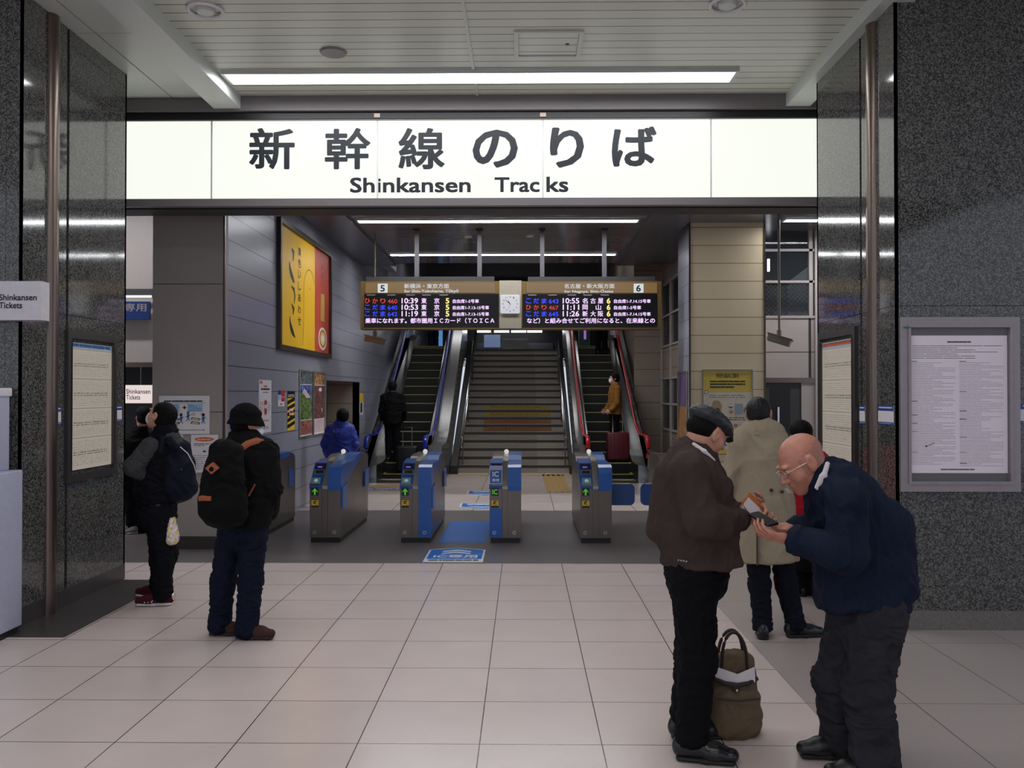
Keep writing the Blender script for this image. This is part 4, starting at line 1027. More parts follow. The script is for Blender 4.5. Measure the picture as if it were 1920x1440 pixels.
pn.mb = MB(); pn.text('Shinkansen', w_ * .44, h_ * .52, w_ * .55, h_ * .26, m_ink, .015, l=.002); pn.text('Tickets', w_ * .44, h_ * .2, w_ * .32, h_ * .26, m_ink, .015, l=.002); pn.mb.build('lettering', r)
o = MB(); q = pn.pt(w_ * .3, h_, -.03)
for a in (.35, .75): q = pn.pt(w_ * a, h_, -.03); o.tube([q, (q.x, q.y, 2.07)], .006, m_steel, 6)
o.build('hanger', r)
# Shinkansen Tickets sign on the near left pillar
pn, w_, h_ = frame_on(-60, 77, 527, 600, Y=6.38)
r = root('direction_sign', pn.pt(w_ / 2, 0), 'white Shinkansen Tickets sign on the front of the left pillar', 'sign')
pn.slab(0, 0, w_, h_, -.115, 0, mat('sign_white', (205, 200, 206), .4)); pn.mb.build('sign_panel', r)
pn.mb = MB(); pn.text('Shinkansen', w_ * .425, h_ * .50, w_ * .52, h_ * .165, m_ink, .025, l=.002); pn.text('Tickets', w_ * .425, h_ * .295, w_ * .32, h_ * .165, m_ink, .025, l=.002); pn.mb.build('lettering', r)

# timetables on the inner faces of the pillars
def timetable(Xp, px_l, px_r, py_t, py_b, label, top_m, outer):
    pn, w_, h_ = frame_on(px_l, px_r, py_t, py_b, X=Xp)
    r = root('timetable_case', pn.pt(w_ / 2, 0), label, 'timetable')
    e = .06; E = .05
    pn.mb = MB(); pn.frame(-e, -e - .03, w_ + e, h_ + e + .03, e, 0, .03, mat('case_frame', (74, 70, 68), .35, .5)); pn.frame(-.004, -.004, w_ + .004, h_ + .004, .01, .03, .034, m_black); pn.mb.build('frame', r)
    pn.mb = MB(); pn.slab(0, 0, w_, h_, .001, .006, m_sheet); pn.mb.build('sheet', r)
    pn.mb = MB(); l = .008
    pn.rect(w_ * .01, h_ * .955, w_ * .99, h_ * .995, m_plb, l); pn.dashes(w_ * .03, h_ * .96, w_ * .95, h_ * .99, 1, top_m, l + .001, .8, gap=.03)
    for k in range(4):
        y0 = h_ * (.02 + k * .233); y1 = y0 + h_ * .225
        pn.line(w_ * .01, y1 + .004, w_ * .99, y1 + .004, .004, m_mid, l); [pn.dashes(w_ * (.04 + .47 * c_), y0 + .015, w_ * (.48 + .47 * c_), y1 - .015, 13, m_prtf, l, .4, seed=k * 2 + c_, gap=.12, seg=.3, full=True) for c_ in (0, 1)]; pn.dashes(w_ * .10, y0 + h_ * .09, w_ * .90, y0 + h_ * .125, 2, m_prt, l + .0005, .5, seed=k + 9, gap=.08, seg=.35, full=True)
    pn.line(w_ * .5, h_ * .02, w_ * .5, h_ * .95, .004, m_prtf, l); pn.mb.build('print', r)
m_sheet = emis('backlit_sheet', (218, 206, 190), .42)
m_prt = mat('fine_print', (150, 146, 130), .6); m_prtf = mat('faint_print', (196, 188, 176), .6)
timetable(XL, 127, 207, 640, 884, 'glazed timetable case on the inner face of the left pillar', m_pblue, 1)
timetable(XR, 1544, 1605, 633, 905, 'glazed timetable case on the inner face of the right pillar', m_por, 1)

# large notice frame on the front of the right pillar
pn, w_, h_ = frame_on(1686, 1908, 595, 921, Y=YP0)
r = root('framed_notice', pn.pt(w_ / 2, 0), 'large steel framed text notice on the front of the right pillar', 'notice')
m_fr = mat('frame_mauve', (150, 140, 144), .35, .35)
pn.frame(0, 0, w_, h_, .055, 0, .03, m_fr); pn.frame(.055, .055, w_ - .055, h_ - .055, .02, 0, .04, m_fr); pn.mb.build('frame', r)
pn.mb = MB(); pn.slab(.07, .07, w_ - .07, h_ - .07, 0, .006, mat('frame_back', (84, 78, 80), .4)); pn.mb.build('backboard', r)
pn.mb = MB(); s0, s1, t0, t1 = w_ * .067, w_ * .905, h_ * .105, h_ * .895
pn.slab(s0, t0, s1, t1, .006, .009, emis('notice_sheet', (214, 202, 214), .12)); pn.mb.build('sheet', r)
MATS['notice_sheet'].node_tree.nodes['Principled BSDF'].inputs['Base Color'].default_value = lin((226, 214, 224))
pn.mb = MB(); l = .0105; sw_, sh_ = s1 - s0, t1 - t0
pn.dashes(s0 + sw_ * .40, t0 + sh_ * .945, s0 + sw_ * .64, t0 + sh_ * .96, 1, m_ink, l, .7, gap=.02)
pn.dashes(s0 + sw_ * .05, t0 + sh_ * .83, s0 + sw_ * .95, t0 + sh_ * .935, 7, m_mid, l, .3, seed=2, gap=.03)
m_ft = mat('notice_print', (176, 166, 176), .6)
pn.dashes(s0 + sw_ * .04, t0 + sh_ * .06, s0 + sw_ * .48, t0 + sh_ * .81, 60, m_ft, l, .25, seed=11, gap=.04); pn.dashes(s0 + sw_ * .52, t0 + sh_ * .05, s0 + sw_ * .96, t0 + sh_ * .81, 62, m_ft, l, .25, seed=12, gap=.04)
for (a, b) in ((.03, .81), (.52, .81), (.03, .52), (.03, .42), (.52, .59), (.52, .45), (.03, .36), (.52, .39), (.03, .30), (.52, .26), (.03, .15), (.52, .15), (.52, .07)): pn.rect(s0 + sw_ * a, t0 + sh_ * b, s0 + sw_ * (a + .07), t0 + sh_ * (b + .004), m_ink, l + .001)
pn.dashes(s0 + sw_ * .33, t0 + sh_ * .02, s0 + sw_ * .67, t0 + sh_ * .032, 1, m_ink, l, .7, gap=.02)
pn.line(s0 + sw_ * .19, t0 + sh_ * .195, s0 + sw_ * .27, t0 + sh_ * .22, .004, m_ink, l + .001); pn.disc(s0 + sw_ * .185, t0 + sh_ * .195, .007, m_ink, l + .001)
pn.rect(w_ * .03, h_ * .935, w_ * .08, h_ * .945, mat('print_teal', (40, 110, 90), .5), .041)
pn.mb.build('print', r)
g = MB(); g.box(pn.o.x + .075, pn.o.x + w_ - .075, YP0 - .026, YP0 - .024, pn.o.z + .075, pn.o.z + h_ - .075, glass('case_glass', (200, 200, 210), .02, .06)); g.build('glass', r)

# blue and white stickers on the pillars
def bsticker(spec, label, nb):
    pn, w_, h_ = frame_on(*spec[0], **spec[1]); r = root('notice_sticker', pn.pt(w_ / 2, 0), label, 'sticker')
    pn.mb = MB(); pn.slab(0, 0, w_, h_, 0, .002, m_white); pn.mb.build('sheet', r)
    pn.mb = MB(); pn.rect(0, h_ * .72, w_, h_, m_blue, .003); pn.rect(0, 0, w_, h_ * .13, m_blue, .003)
    pn.dashes(w_ * .08, h_ * .84, w_ * .92, h_ * .93, 1, m_white, .004, .8, gap=.03); pn.dashes(w_ * .08, h_ * .03, w_ * .9, h_ * .1, 1, m_plb, .004, .5, gap=.03); pn.mb.build('print', r)
bsticker(((95, 114, 763, 797), dict(X=XL)), 'blue and white sticker left of the timetable on the left pillar', 3)
bsticker(((217, 228, 761, 790), dict(X=XL)), 'blue and white sticker right of the timetable on the left pillar', 2)
bsticker(((1647, 1676, 761, 797), dict(X=XR)), 'blue and white sticker between the steel guard and corner of the right pillar', 3)
bsticker(((1612, 1622, 761, 795), dict(X=XR)), 'blue and white sticker right of the timetable on the right pillar', 2)
bsticker(((1911, 1990, 757, 794), dict(Y=YP0)), 'blue and white sticker right of the large notice frame', 3)

# white ticket machine cabinets at the left edge
r = root('ticket_cabinet', (-4.1, 5.8, 0), 'pale lilac grey machine cabinet at the left edge of the picture', 'cabinet')
m_lil = mat('lilac_metal', (176, 178, 200), .35)
o = MB(); o.box(-4.7, -3.62, 5.75, 6.36, .05, 1.17, m_lil, .01); o.build('body', r, True)
o = MB(); o.box(-4.7, -3.70, 5.8, 6.33, 1.17, 1.74, m_lil, .012); o.box(-4.7, -3.69, 5.79, 6.34, 1.70, 1.76, m_white, .006); o.build('upper_unit', r, True)
o = MB(); o.box(-4.7, -3.64, 5.78, 6.34, 0, .05, m_black); o.build('plinth', r)
o = MB(); o.box(-3.695, -3.68, 6.0, 6.1, 1.2, 1.7, m_white); o.build('side_plate', r)
# ---------------------------------------------------------------- soft solids: smooth union of tapered shapes, meshed by surface nets
class Solid:
    def __init__(s, res=.006): s.res = res; s.p = []
    def seg(s, a, b, ra, rb=None, k=.02, u=None, flat=False, mode='add', cap=1.0):
        a = Vector(a); b = Vector(b); rb = ra if rb is None else rb
        ra = ra if isinstance(ra, (tuple, list)) else (ra, ra); rb = rb if isinstance(rb, (tuple, list)) else (rb, rb)
        s.p.append((a, b, ra, rb, k, Vector(u) if u is not None else None, flat, mode, cap)); return s
    def ell(s, c, r, axes=None, k=.015, mode='add'):
        """ellipsoid: r = three radii along the three axes"""
        s.p.append((Vector(c), None, tuple(r), axes, k, None, False, mode, 1)); return s
    def mesh(s, smooth=2):
        res = s.res; lo = np.full(3, 1e9); hi = -lo
        for (a, b, ra, rb, k, u, flat, mode, cap) in s.p:
            if mode != 'add': continue
            r = max(ra) if b is None else max(max(ra), max(rb))
            for q in ((a,) if b is None else (a, b)):
                q = np.array(q); lo = np.minimum(lo, q - r - .03); hi = np.maximum(hi, q + r + .03)
        n = np.ceil((hi - lo) / res).astype(int) + 1
        D = np.full(n, 1.0, dtype=np.float32)
        ax = [(lo[i] + res * np.arange(n[i])).astype(np.float32) for i in range(3)]
        for (a, b, ra, rb, k, u, flat, mode, cap) in s.p:
            r = max(ra) if b is None else max(max(ra), max(rb))
            pts = [np.array(a)] if b is None else [np.array(a), np.array(b)]
            m = r * 1.05 + k + 3 * res
            l2 = np.min(pts, 0) - m; h2 = np.max(pts, 0) + m
            i0 = np.clip(np.floor((l2 - lo) / res).astype(int), 0, n - 1); i1 = np.clip(np.ceil((h2 - lo) / res).astype(int) + 1, 1, n)
            if np.any(i1 <= i0): continue
            X = ax[0][i0[0]:i1[0]][:, None, None] - a[0]; Y = ax[1][i0[1]:i1[1]][None, :, None] - a[1]; Z = ax[2][i0[2]:i1[2]][None, None, :] - a[2]
            def dot(v): return X * v[0] + Y * v[1] + Z * v[2]
            if b is None:
                A = rb or (Vector((1, 0, 0)), Vector((0, 1, 0)), Vector((0, 0, 1)))
                q = [dot(v) for v in A]
                k0 = np.sqrt(sum((q[i] / ra[i]) ** 2 for i in range(3))); k1 = np.sqrt(sum((q[i] / ra[i] ** 2) ** 2 for i in range(3))) + 1e-9
                d = k0 * (k0 - 1) / k1
            else:
                w = b - a; L = max(w.length, 1e-6); w = w / L
                uu = u if u is not None else (Vector((1, 0, 0)) if abs(w.x) < .8 else Vector((0, 1, 0)))
                uu = (uu - w * uu.dot(w)).normalized(); vv = w.cross(uu)
                pw = dot(w); t = np.clip(pw, 0, L) / L; pu = dot(uu); pv = dot(vv)
                ru = ra[0] + (rb[0] - ra[0]) * t; rv = ra[1] + (rb[1] - ra[1]) * t
                ex = pw - t * L
                if flat:
                    k0 = np.sqrt((pu / ru) ** 2 + (pv / rv) ** 2); k1 = np.sqrt((pu / ru ** 2) ** 2 + (pv / rv ** 2) ** 2) + 1e-9
                    d = np.maximum(k0 * (k0 - 1) / k1, np.abs(pw - L / 2) - L / 2)
                else:
                    rw = np.minimum(ru, rv) * cap
                    k0 = np.sqrt((pu / ru) ** 2 + (pv / rv) ** 2 + (ex / rw) ** 2); k1 = np.sqrt((pu / ru ** 2) ** 2 + (pv / rv ** 2) ** 2 + (ex / rw ** 2) ** 2) + 1e-9
                    d = k0 * (k0 - 1) / k1
            blk = D[i0[0]:i1[0], i0[1]:i1[1], i0[2]:i1[2]]
            if mode == 'add':
                h = np.clip(k - np.abs(blk - d), 0, None) / k; new = np.minimum(blk, d) - h * h * k * .25
            else:
                d = -d; h = np.clip(k - np.abs(blk - d), 0, None) / k; new = np.maximum(blk, d) + h * h * k * .25
            D[i0[0]:i1[0], i0[1]:i1[1], i0[2]:i1[2]] = new
        # surface nets
        ins = D < 0
        c = ins[:-1, :-1, :-1].astype(np.int8).copy(); cnt = c
        for dx in (0, 1):
            for dy in (0, 1):
                for dz in (0, 1):
                    if dx + dy + dz: cnt = cnt + ins[dx:ins.shape[0] - 1 + dx, dy:ins.shape[1] - 1 + dy, dz:ins.shape[2] - 1 + dz]
        act = (cnt > 0) & (cnt < 8); idx = np.argwhere(act); N = len(idx)
        vid = np.full(act.shape, -1, dtype=np.int64); vid[act] = np.arange(N)
        cor = [(x, y, z) for x in (0, 1) for y in (0, 1) for z in (0, 1)]
        val = {q: D[idx[:, 0] + q[0], idx[:, 1] + q[1], idx[:, 2] + q[2]] for q in cor}
        acc = np.zeros((N, 3)); num = np.zeros(N)
        for q in cor:
            for a_ in range(3):
                if q[a_]: continue
                q2 = list(q); q2[a_] = 1; q2 = tuple(q2)
                v0, v1 = val[q], val[q2]; m = (v0 < 0) != (v1 < 0); t = np.where(m, v0 / np.where(m, v0 - v1, 1), 0)
                p = np.tile(np.array(q, float), (N, 1)); p[:, a_] = t; acc += p * m[:, None]; num += m
        V = (acc / num[:, None] + idx) * res + lo
        Fs = []
        for a_ in range(3):
            s0 = [slice(None)] * 3; s1 = [slice(None)] * 3; s0[a_] = slice(0, -1); s1[a_] = slice(1, None)
            A = ins[tuple(s0)]; B = ins[tuple(s1)]; e = np.argwhere(A != B)
            o1, o2 = [(1, 2), (2, 0), (0, 1)][a_]
            e = e[(e[:, o1] > 0) & (e[:, o2] > 0) & (e[:, o1] < n[o1] - 1) & (e[:, o2] < n[o2] - 1)]
            def g(d1, d2):
                f = e.copy(); f[:, o1] -= d1; f[:, o2] -= d2; return vid[f[:, 0], f[:, 1], f[:, 2]]
            Q = np.stack([g(1, 1), g(0, 1), g(0, 0), g(1, 0)], 1); flip = ~A[e[:, 0], e[:, 1], e[:, 2]]
            Q[flip] = Q[flip][:, ::-1]; Fs.append(Q)
        Fq = np.concatenate(Fs)
        for _ in range(smooth):
            S = np.zeros_like(V); c_ = np.zeros(N)
            for i in range(4):
                np.add.at(S, Fq[:, i], V[Fq[:, (i + 1) % 4]]); np.add.at(c_, Fq[:, i], 1)
                np.add.at(S, Fq[:, i], V[Fq[:, (i + 3) % 4]]); np.add.at(c_, Fq[:, i], 1)
            V = V * .5 + .5 * S / c_[:, None]
        return V, Fq
    def build(s, name, parent, m, fold=None, smooth=2, deform=None, mats=None):
        V, Fq = s.mesh(smooth)
        if deform is not None: V = deform(V)
        if fold:
            amp, freq, st = fold
            # normals
            n = np.cross(V[Fq[:, 2]] - V[Fq[:, 0]], V[Fq[:, 3]] - V[Fq[:, 1]]); vn = np.zeros_like(V)
            for i in range(4): np.add.at(vn, Fq[:, i], n)
            vn /= np.linalg.norm(vn, axis=1)[:, None] + 1e-9
            P_ = V * np.array(st) * freq; off = np.empty(len(V)); nn = mnoise.noise
            for i in range(len(V)):
                q = Vector(P_[i]); w = nn(q * .5 + Vector((7, 3, 1))); x = nn(q + Vector((w, w, w)) * 1.4)
                off[i] = (1 - abs(x) * 2.6) * .75 + (.35 - abs(nn(q * 2.1 + Vector((0, 5, w))))) * .5
            V = V + vn * (off * amp * 1.5)[:, None]
        me = bpy.data.meshes.new(name); og = ORG[parent] if parent is not None else Vector((0, 0, 0))
        if parent is None: og = Vector(((V[:, 0].min() + V[:, 0].max()) / 2, (V[:, 1].min() + V[:, 1].max()) / 2, V[:, 2].min()))
        V = V - np.array(og)
        me.vertices.add(len(V)); me.vertices.foreach_set('co', V.astype(np.float32).ravel())
        me.loops.add(Fq.size); me.loops.foreach_set('vertex_index', Fq.astype(np.int32).ravel())
        me.polygons.add(len(Fq)); me.polygons.foreach_set('loop_start', np.arange(0, Fq.size, 4, dtype=np.int32))
        try: me.polygons.foreach_set('loop_total', np.full(len(Fq), 4, dtype=np.int32))
        except Exception: pass
        me.update(calc_edges=True); me.polygons.foreach_set('use_smooth', [True] * len(Fq))
        me.materials.append(m)
        if mats:       # mats = (second material, function of the face centres) -> mask
            me.materials.append(mats[0]); cen = V[Fq].mean(1) + np.array(og); me.polygons.foreach_set('material_index', mats[1](cen).astype(np.int32))
        o = bpy.data.objects.new(name, me); link(o)
        if parent is not None: o.parent = parent
        else: o.location = og
        ORG[o] = og
        return o

def V3(v): return Vector(v)
def rot(v, axis, deg): return Matrix.Rotation(math.radians(deg), 3, axis) @ v

class Frame:
    def __init__(s, o, fwd, up):
        s.o = Vector(o); s.f = Vector(fwd).normalized(); s.r = s.f.cross(Vector(up)).normalized(); s.u = s.r.cross(s.f).normalized()
    def __call__(s, r, f, u): return s.o + s.r * r + s.f * f + s.u * u
    @property
    def axes(s): return (s.r, s.f, s.u)

def add_head(S, H, sc=1.0, face=True, nose=1.0, jowl=0):
    """H = Frame at the middle of the head; face along +f"""
    e = lambda r, f, u, rr, k=.015, mode='add': S.ell(H(r * sc, f * sc, u * sc), tuple(x * sc for x in rr), H.axes, k * sc, mode)
    e(0, -.018, .035, (.074, .092, .082), .02)
    e(0, .012, -.015, (.064, .078, .085), .03)
    e(0, .034, -.062, (.046, .05, .05), .03)
    e(0, .066, -.092, (.022, .02, .018), .02)
    e(0, -.03, -.04, (.058, .06, .06), .03)
    for s in (-1, 1):
        e(s * .040, .052, -.028, (.024, .026, .026), .02)
        e(s * .031, .090, .012, (.018, .012, .012), .012, 'sub')
        e(s * .030, .082, .030, (.024, .012, .008), .012)
        e(s * .030, .075, .008, (.014, .014, .0135), .004)
        # ears
        e(s * .079, -.008, -.002, (.013, .022, .034), .004)
        e(s * .091, -.003, .002, (.009, .011, .019), .004, 'sub')
        e(s * .076, .002, -.028, (.007, .010, .012), .006)
    S.seg(H(0, .092 * sc, .012 * sc), H(0, .112 * sc * nose, -.024 * sc), .008 * sc, .012 * sc, .012 * sc)
    for s in (-1, 1): e(s * .011, .096, -.028, (.009, .012, .008), .006)
    e(0, .086, -.052, (.024, .012, .007), .008); e(0, .083, -.064, (.020, .011, .007), .008)
    e(0, .102, -.058, (.030, .016, .0016), .004, 'sub')

def add_hand(S, w, d, pn, side, curl=(20, 30, 25), spread=5, thumb=(35, 20), sc=1.0, fingers=None, k=.006):
    """w wrist, d direction of the hand, pn palm normal (out of the palm); side +1 puts the thumb to d x pn"""
    d = Vector(d).normalized(); pn = (Vector(pn) - d * Vector(pn).dot(d)).normalized(); t = d.cross(pn) * side
    L = lambda a, b, c: w + d * a * sc + t * b * sc + pn * c * sc
    S.seg(L(-.03, 0, 0), L(.02, 0, 0), (.026 * sc, .019 * sc), (.030 * sc, .017 * sc), .015, u=t)
    S.seg(L(.02, 0, 0), L(.078, 0, 0), (.033 * sc, .016 * sc), (.038 * sc, .0125 * sc), .012, u=t)
    S.seg(L(.015, .018, .006), L(.055, .034, .010), .017 * sc, .012 * sc, .012)
    lens = ((.043, .026, .021), (.048, .030, .022), (.044, .028, .021), (.035, .021, .018))
    for i in range(4):
        b = .029 - i * .0195; p = L(.082 - abs(i - 1) * .005, b, 0); cu = curl if fingers is None else fingers[i]
        dr = rot(d, pn, (1.2 - i) * spread * -side); ang = 0; r = (.0092, .0085, .0075, .0068)
        ax = dr.cross(pn).normalized()
        for j in range(3):
            ang += cu[j]; dd = rot(dr, ax, ang); q = p + dd * lens[i][j] * sc; S.seg(p, q, r[j] * sc, r[j + 1] * sc, k); p = q
    p = L(.035, .034, .010); dd = (d * math.cos(math.radians(thumb[0])) + t * math.sin(math.radians(thumb[0])) + pn * .25).normalized(); q = p + dd * .038 * sc; S.seg(p, q, .0115 * sc, .0098 * sc, .008)
    d2 = (dd * math.cos(math.radians(thumb[1])) + (d * .6 + pn * .5 - t * .4).normalized() * math.sin(math.radians(thumb[1]))).normalized(); S.seg(q, q + d2 * .032 * sc, .0098 * sc, .0075 * sc, .005)

def add_shoe(name, parent, an, toe_dir, m, m_sole, L_=.27, sc=1.0, mid=None, ankle_h=.09, lab=None, z0=0.0):
    """shoe standing on the floor under the ankle"""
    d = Vector((toe_dir[0], toe_dir[1], 0)).normalized(); s_ = Vector((-d.y, d.x, 0)); g = Vector((an.x, an.y, z0))
    L = lambda a, b, c: g + d * a * sc + s_ * b * sc + Vector((0, 0, c * sc))
    S = Solid(.005)
    S.seg(L(-.045, 0, .055), L(.10, 0, .05), (.036 * sc, .045 * sc), (.042 * sc, .036 * sc), .03, u=s_)
    S.seg(L(.08, 0, .042), L(.165, .0, .038), (.045 * sc, .032 * sc), (.036 * sc, .028 * sc), .03, u=s_)
    S.seg(L(-.03, 0, .06), L(-.025, 0, ankle_h + .02), (.034 * sc, .038 * sc), (.032 * sc, .036 * sc), .025, u=s_)
    S.seg(L(.04, 0, .075), L(.0, 0, ankle_h + .015), (.026, .024), (.026, .026), .03, u=s_)
    S.seg(L(.05, 0, -.2), L(.05, 0, .012), (.5, .5), (.5, .5), .004, flat=True, mode='sub')
    o = S.build(name, parent, m, smooth=1)
    S = Solid(.005)
    S.seg(L(-.052, 0, .014), L(.06, 0, .014), (.039 * sc, .016), (.040 * sc, .016), .02, u=s_, flat=False)
    S.seg(L(.06, 0, .014), L(.168, .0, .015), (.042 * sc, .016), (.040 * sc, .015), .02, u=s_)
    S.seg(L(.05, 0, -.2), L(.05, 0, .001), (.5, .5), (.5, .5), .002, flat=True, mode='sub')
    so = S.build('sole', o, m_sole, smooth=1)
    return o

m_skin = mat('skin', (196, 140, 118), .5, var=.05, scale=30, bump=.15, bscale=160)
m_skin2 = mat('skin_ruddy', (188, 126, 106), .45, var=.10, scale=26, bump=.2, bscale=140)
m_hair = mat('black_hair', (9, 8, 9), .6, spec=.12, var=.2, scale=60, bump=.6, bscale=140, stretch=(1, 1, .25))
m_eye = mat('eye_white', (220, 214, 206), .2); m_iris = mat('eye_dark', (24, 16, 12), .15)

def add_eyes(parent, H, sc=1.0):
    for s in (-1, 1):
        o = MB(); o.ball(H(s * .030 * sc, .0765 * sc, .010 * sc), .0125 * sc, m_eye, 12); c = H(s * .030 * sc, .0765 * sc, .010 * sc) + (H.f - H.u * .25).normalized() * .0085 * sc; o.ball(c, .0058 * sc, m_iris, 10)
        o.build('eye', parent, 'all')

class Person:
    """joints J: dict of world points; sides a and b"""
    def __init__(s, base, label, J, fwd, res=.006, sc=1.0):
        s.r = root('person', base, label, 'person'); s.J = J; s.fwd = Vector(fwd).normalized(); s.res = res; s.sc = sc
        s.side = s.fwd.cross(Vector((0, 0, 1))).normalized()
    def body(s, H, skin=None, hands=None, hsc=1.0, nose=1.0, mats=None):
        J = s.J; S = Solid(s.res); c = s.sc
        S.seg(J['pelvis'], J['chest'], (.13 * c, .09 * c), (.13 * c, .09 * c), .05, u=s.side)
        S.seg(J['chest'], J['neck'] - Vector((0, 0, .04)), (.14 * c, .09 * c), (.075 * c, .06 * c), .05, u=s.side)
        S.seg(J['neck'], H(0, -.02, -.03), .056 * c, .054 * c, .03)
        add_head(S, H, hsc, nose=nose)
        for q in 'ab':
            S.seg(J['sh' + q], J['el' + q], .045 * c, .038 * c, .03); S.seg(J['el' + q], J['wr' + q], .036 * c, .025 * c, .02)
            S.seg(J['chest'], J['sh' + q], .06 * c, .05 * c, .04)
            S.seg(J['hip' + q], J['kn' + q], .07 * c, .05 * c, .03); S.seg(J['kn' + q], J['an' + q], .048 * c, .035 * c, .02)
            S.seg(J['an' + q], J['an' + q] + J.get('toe' + q, s.fwd) * .07 - Vector((0, 0, .05)), .032 * c, .02 * c, .02)
        for h in (hands or []): add_hand(S, **h)
        o = S.build('body', s.r, skin or m_skin, smooth=1, mats=mats)
        s.bodyo = o
        return o
    def trousers(s, m, th=.095, kn=.075, an=.065, fold=(.006, 14, (1, 1, 1.3)), hipw=(.17, .125), drop=.0, name='trousers'):
        J = s.J; S = Solid(s.res); c = s.sc
        S.seg(J['pelvis'] + Vector((0, 0, .1)), J['pelvis'] - Vector((0, 0, .04)), (hipw[0] * c * .95, hipw[1] * c), (hipw[0] * c, hipw[1] * c), .04, u=s.side)
        for q in 'ab':
            a = J['an' + q]; k_ = J['kn' + q]; h = J['hip' + q]
            S.seg(h, k_, th * c, kn * c, .04); 
            end = a + (a - k_).normalized() * drop
            S.seg(k_, end, kn * c, an * c, .03, flat=False); 
            S.seg(end - (end - k_).normalized() * .04, end + (end - k_).normalized() * .03, an * c * 1.03, an * c * 1.08, .01, flat=True)
        return S.build(name, s.r, m, fold=fold)
    def coat(s, m, chest=(.19, .13), waist=(.18, .13), hem=(.2, .15), hem_pt=None, sl=(.068, .06, .05), fold=(.006, 9, (1, 1, 1)), name='jacket', extra=None, cuff=0.0, shr=.07, collar=True, waistp=None, mats=None):
        J = s.J; S = Solid(s.res); c = s.sc; wp = waistp or J['waist']; hp = hem_pt or (J['pelvis'] - Vector((0, 0, .08)))
        S.seg(J['chest'], wp, (chest[0] * c, chest[1] * c), (waist[0] * c, waist[1] * c), .06, u=s.side)
        S.seg(wp, hp, (waist[0] * c, waist[1] * c), (hem[0] * c, hem[1] * c), .05, u=s.side, flat=True)
        S.seg(J['chest'] + (J['neck'] - J['chest']) * .3, J['neck'], (chest[0] * .82 * c, chest[1] * .85 * c), (.085 * c, .075 * c), .06, u=s.side)
        for q in 'ab':
            S.seg(J['neck'] - Vector((0, 0, .03)), J['sh' + q], (.06 * c, .06 * c), shr * c, .06)
            S.seg(J['sh' + q], J['el' + q], sl[0] * c, sl[1] * c, .022); e = J['wr' + q] + (J['wr' + q] - J['el' + q]).normalized() * cuff
            S.seg(J['el' + q], e - (e - J['el' + q]).normalized() * .03, sl[1] * c, sl[2] * c, .02)
            S.seg(e - (e - J['el' + q]).normalized() * .08, e, sl[2] * c, sl[2] * c * .98, .012, flat=True)
        if collar: S.seg(J['neck'] - s.up_neck * .035, J['neck'] + s.up_neck * .035, .078 * c, .074 * c, .02, flat=True)
        if extra: extra(S)
        return S.build(name, s.r, m, fold=fold, mats=mats)
Z = Vector((0, 0, 1))
m_brownj = mat('brown_wool', (66, 56, 52), .85, var=.12, scale=120, bump=.4, bscale=500, spec=.12)
m_blackt = mat('black_trousers', (12, 12, 16), .8, var=.1, scale=60, bump=.2, bscale=300, spec=.12)
m_leather = mat('black_leather', (20, 21, 24), .28, var=.1)
m_sole = mat('sole_black', (14, 14, 15), .6)
m_cap = mat('cap_leather', (30, 32, 38), .45, var=.15, scale=18, bump=.3, bscale=50)
m_shirt = mat('white_shirt', (214, 204, 204), .7)
m_navy = mat('navy_jacket', (25, 33, 52), .8, var=.15, scale=60, bump=.35, bscale=400, spec=.12)
m_jean = mat('charcoal_jeans', (46, 45, 50), .85, var=.22, scale=10, bump=.3, bscale=400, spec=.12)
m_trench = mat('beige_coat', (148, 135, 115), .8, var=.06, scale=40, bump=.2, bscale=300, spec=.12)
m_navyt = mat('navy_trousers', (17, 19, 30), .8, var=.1, spec=.12)
m_blackj = mat('black_jacket', (13, 13, 15), .8, var=.15, scale=40, bump=.3, bscale=200, spec=.12)
m_denim = mat('dark_denim', (20, 25, 42), .85, var=.12, scale=40, bump=.2, bscale=300, spec=.12)
m_brshoe = mat('brown_suede', (70, 46, 40), .8, var=.1, spec=.12)
m_bluej = mat('blue_jacket', (18, 40, 140), .6, var=.1)
m_mask = mat('mask_white', (226, 224, 228), .7)

def PJ(tab, D):
    return {k: P(v[0], v[1], D + (v[2] if len(v) > 2 else 0)) for k, v in tab.items()}

# =============================================================== man in the flat cap, front right
J = PJ(dict(neck=(1301, 846, .0), chest=(1300, 908, .0), waist=(1306, 985), pelvis=(1306, 1062),
            sha=(1290, 884, -.19), ela=(1318, 976, -.25), wra=(1392, 976, -.12),
            shb=(1318, 878, .19), elb=(1345, 965, .20), wrb=(1388, 960, .10),
            hipa=(1300, 1080, -.08), kna=(1308, 1235, -.09), ana=(1297, 1378, -.12),
            hipb=(1306, 1080, .09), knb=(1300, 1225, .10), anb=(1286, 1338, .14)), 4.30)
pa = Person((J['pelvis'].x, 4.3, 0), 'man in a black flat cap and brown wool jacket looking down at a paper', J, (1, .12, 0), res=.005)
pa.up_neck = (P(1322, 812, 4.3) - J['neck']).normalized()
J['toea'] = Vector((1, -.25, 0)).normalized(); J['toeb'] = Vector((1, .1, 0)).normalized()
hd = Vector((.80, .38, -.46)).normalized(); H = Frame(P(1327, 812, 4.3), hd, (.45, .1, .9))
pa.body(H, m_skin, hands=[
    dict(w=J['wra'] + Vector((.02, 0, 0)), d=(.82, .25, .05), pn=(-.1, .6, .75), side=-1, curl=(35, 45, 30), thumb=(30, 25), spread=3),
    dict(w=J['wrb'] + Vector((.0, 0, .01)), d=(.85, -.25, .25), pn=(.1, -.5, .8), side=1, curl=(40, 50, 30), thumb=(30, 25), spread=3)])
add_eyes(pa.bodyo, H)
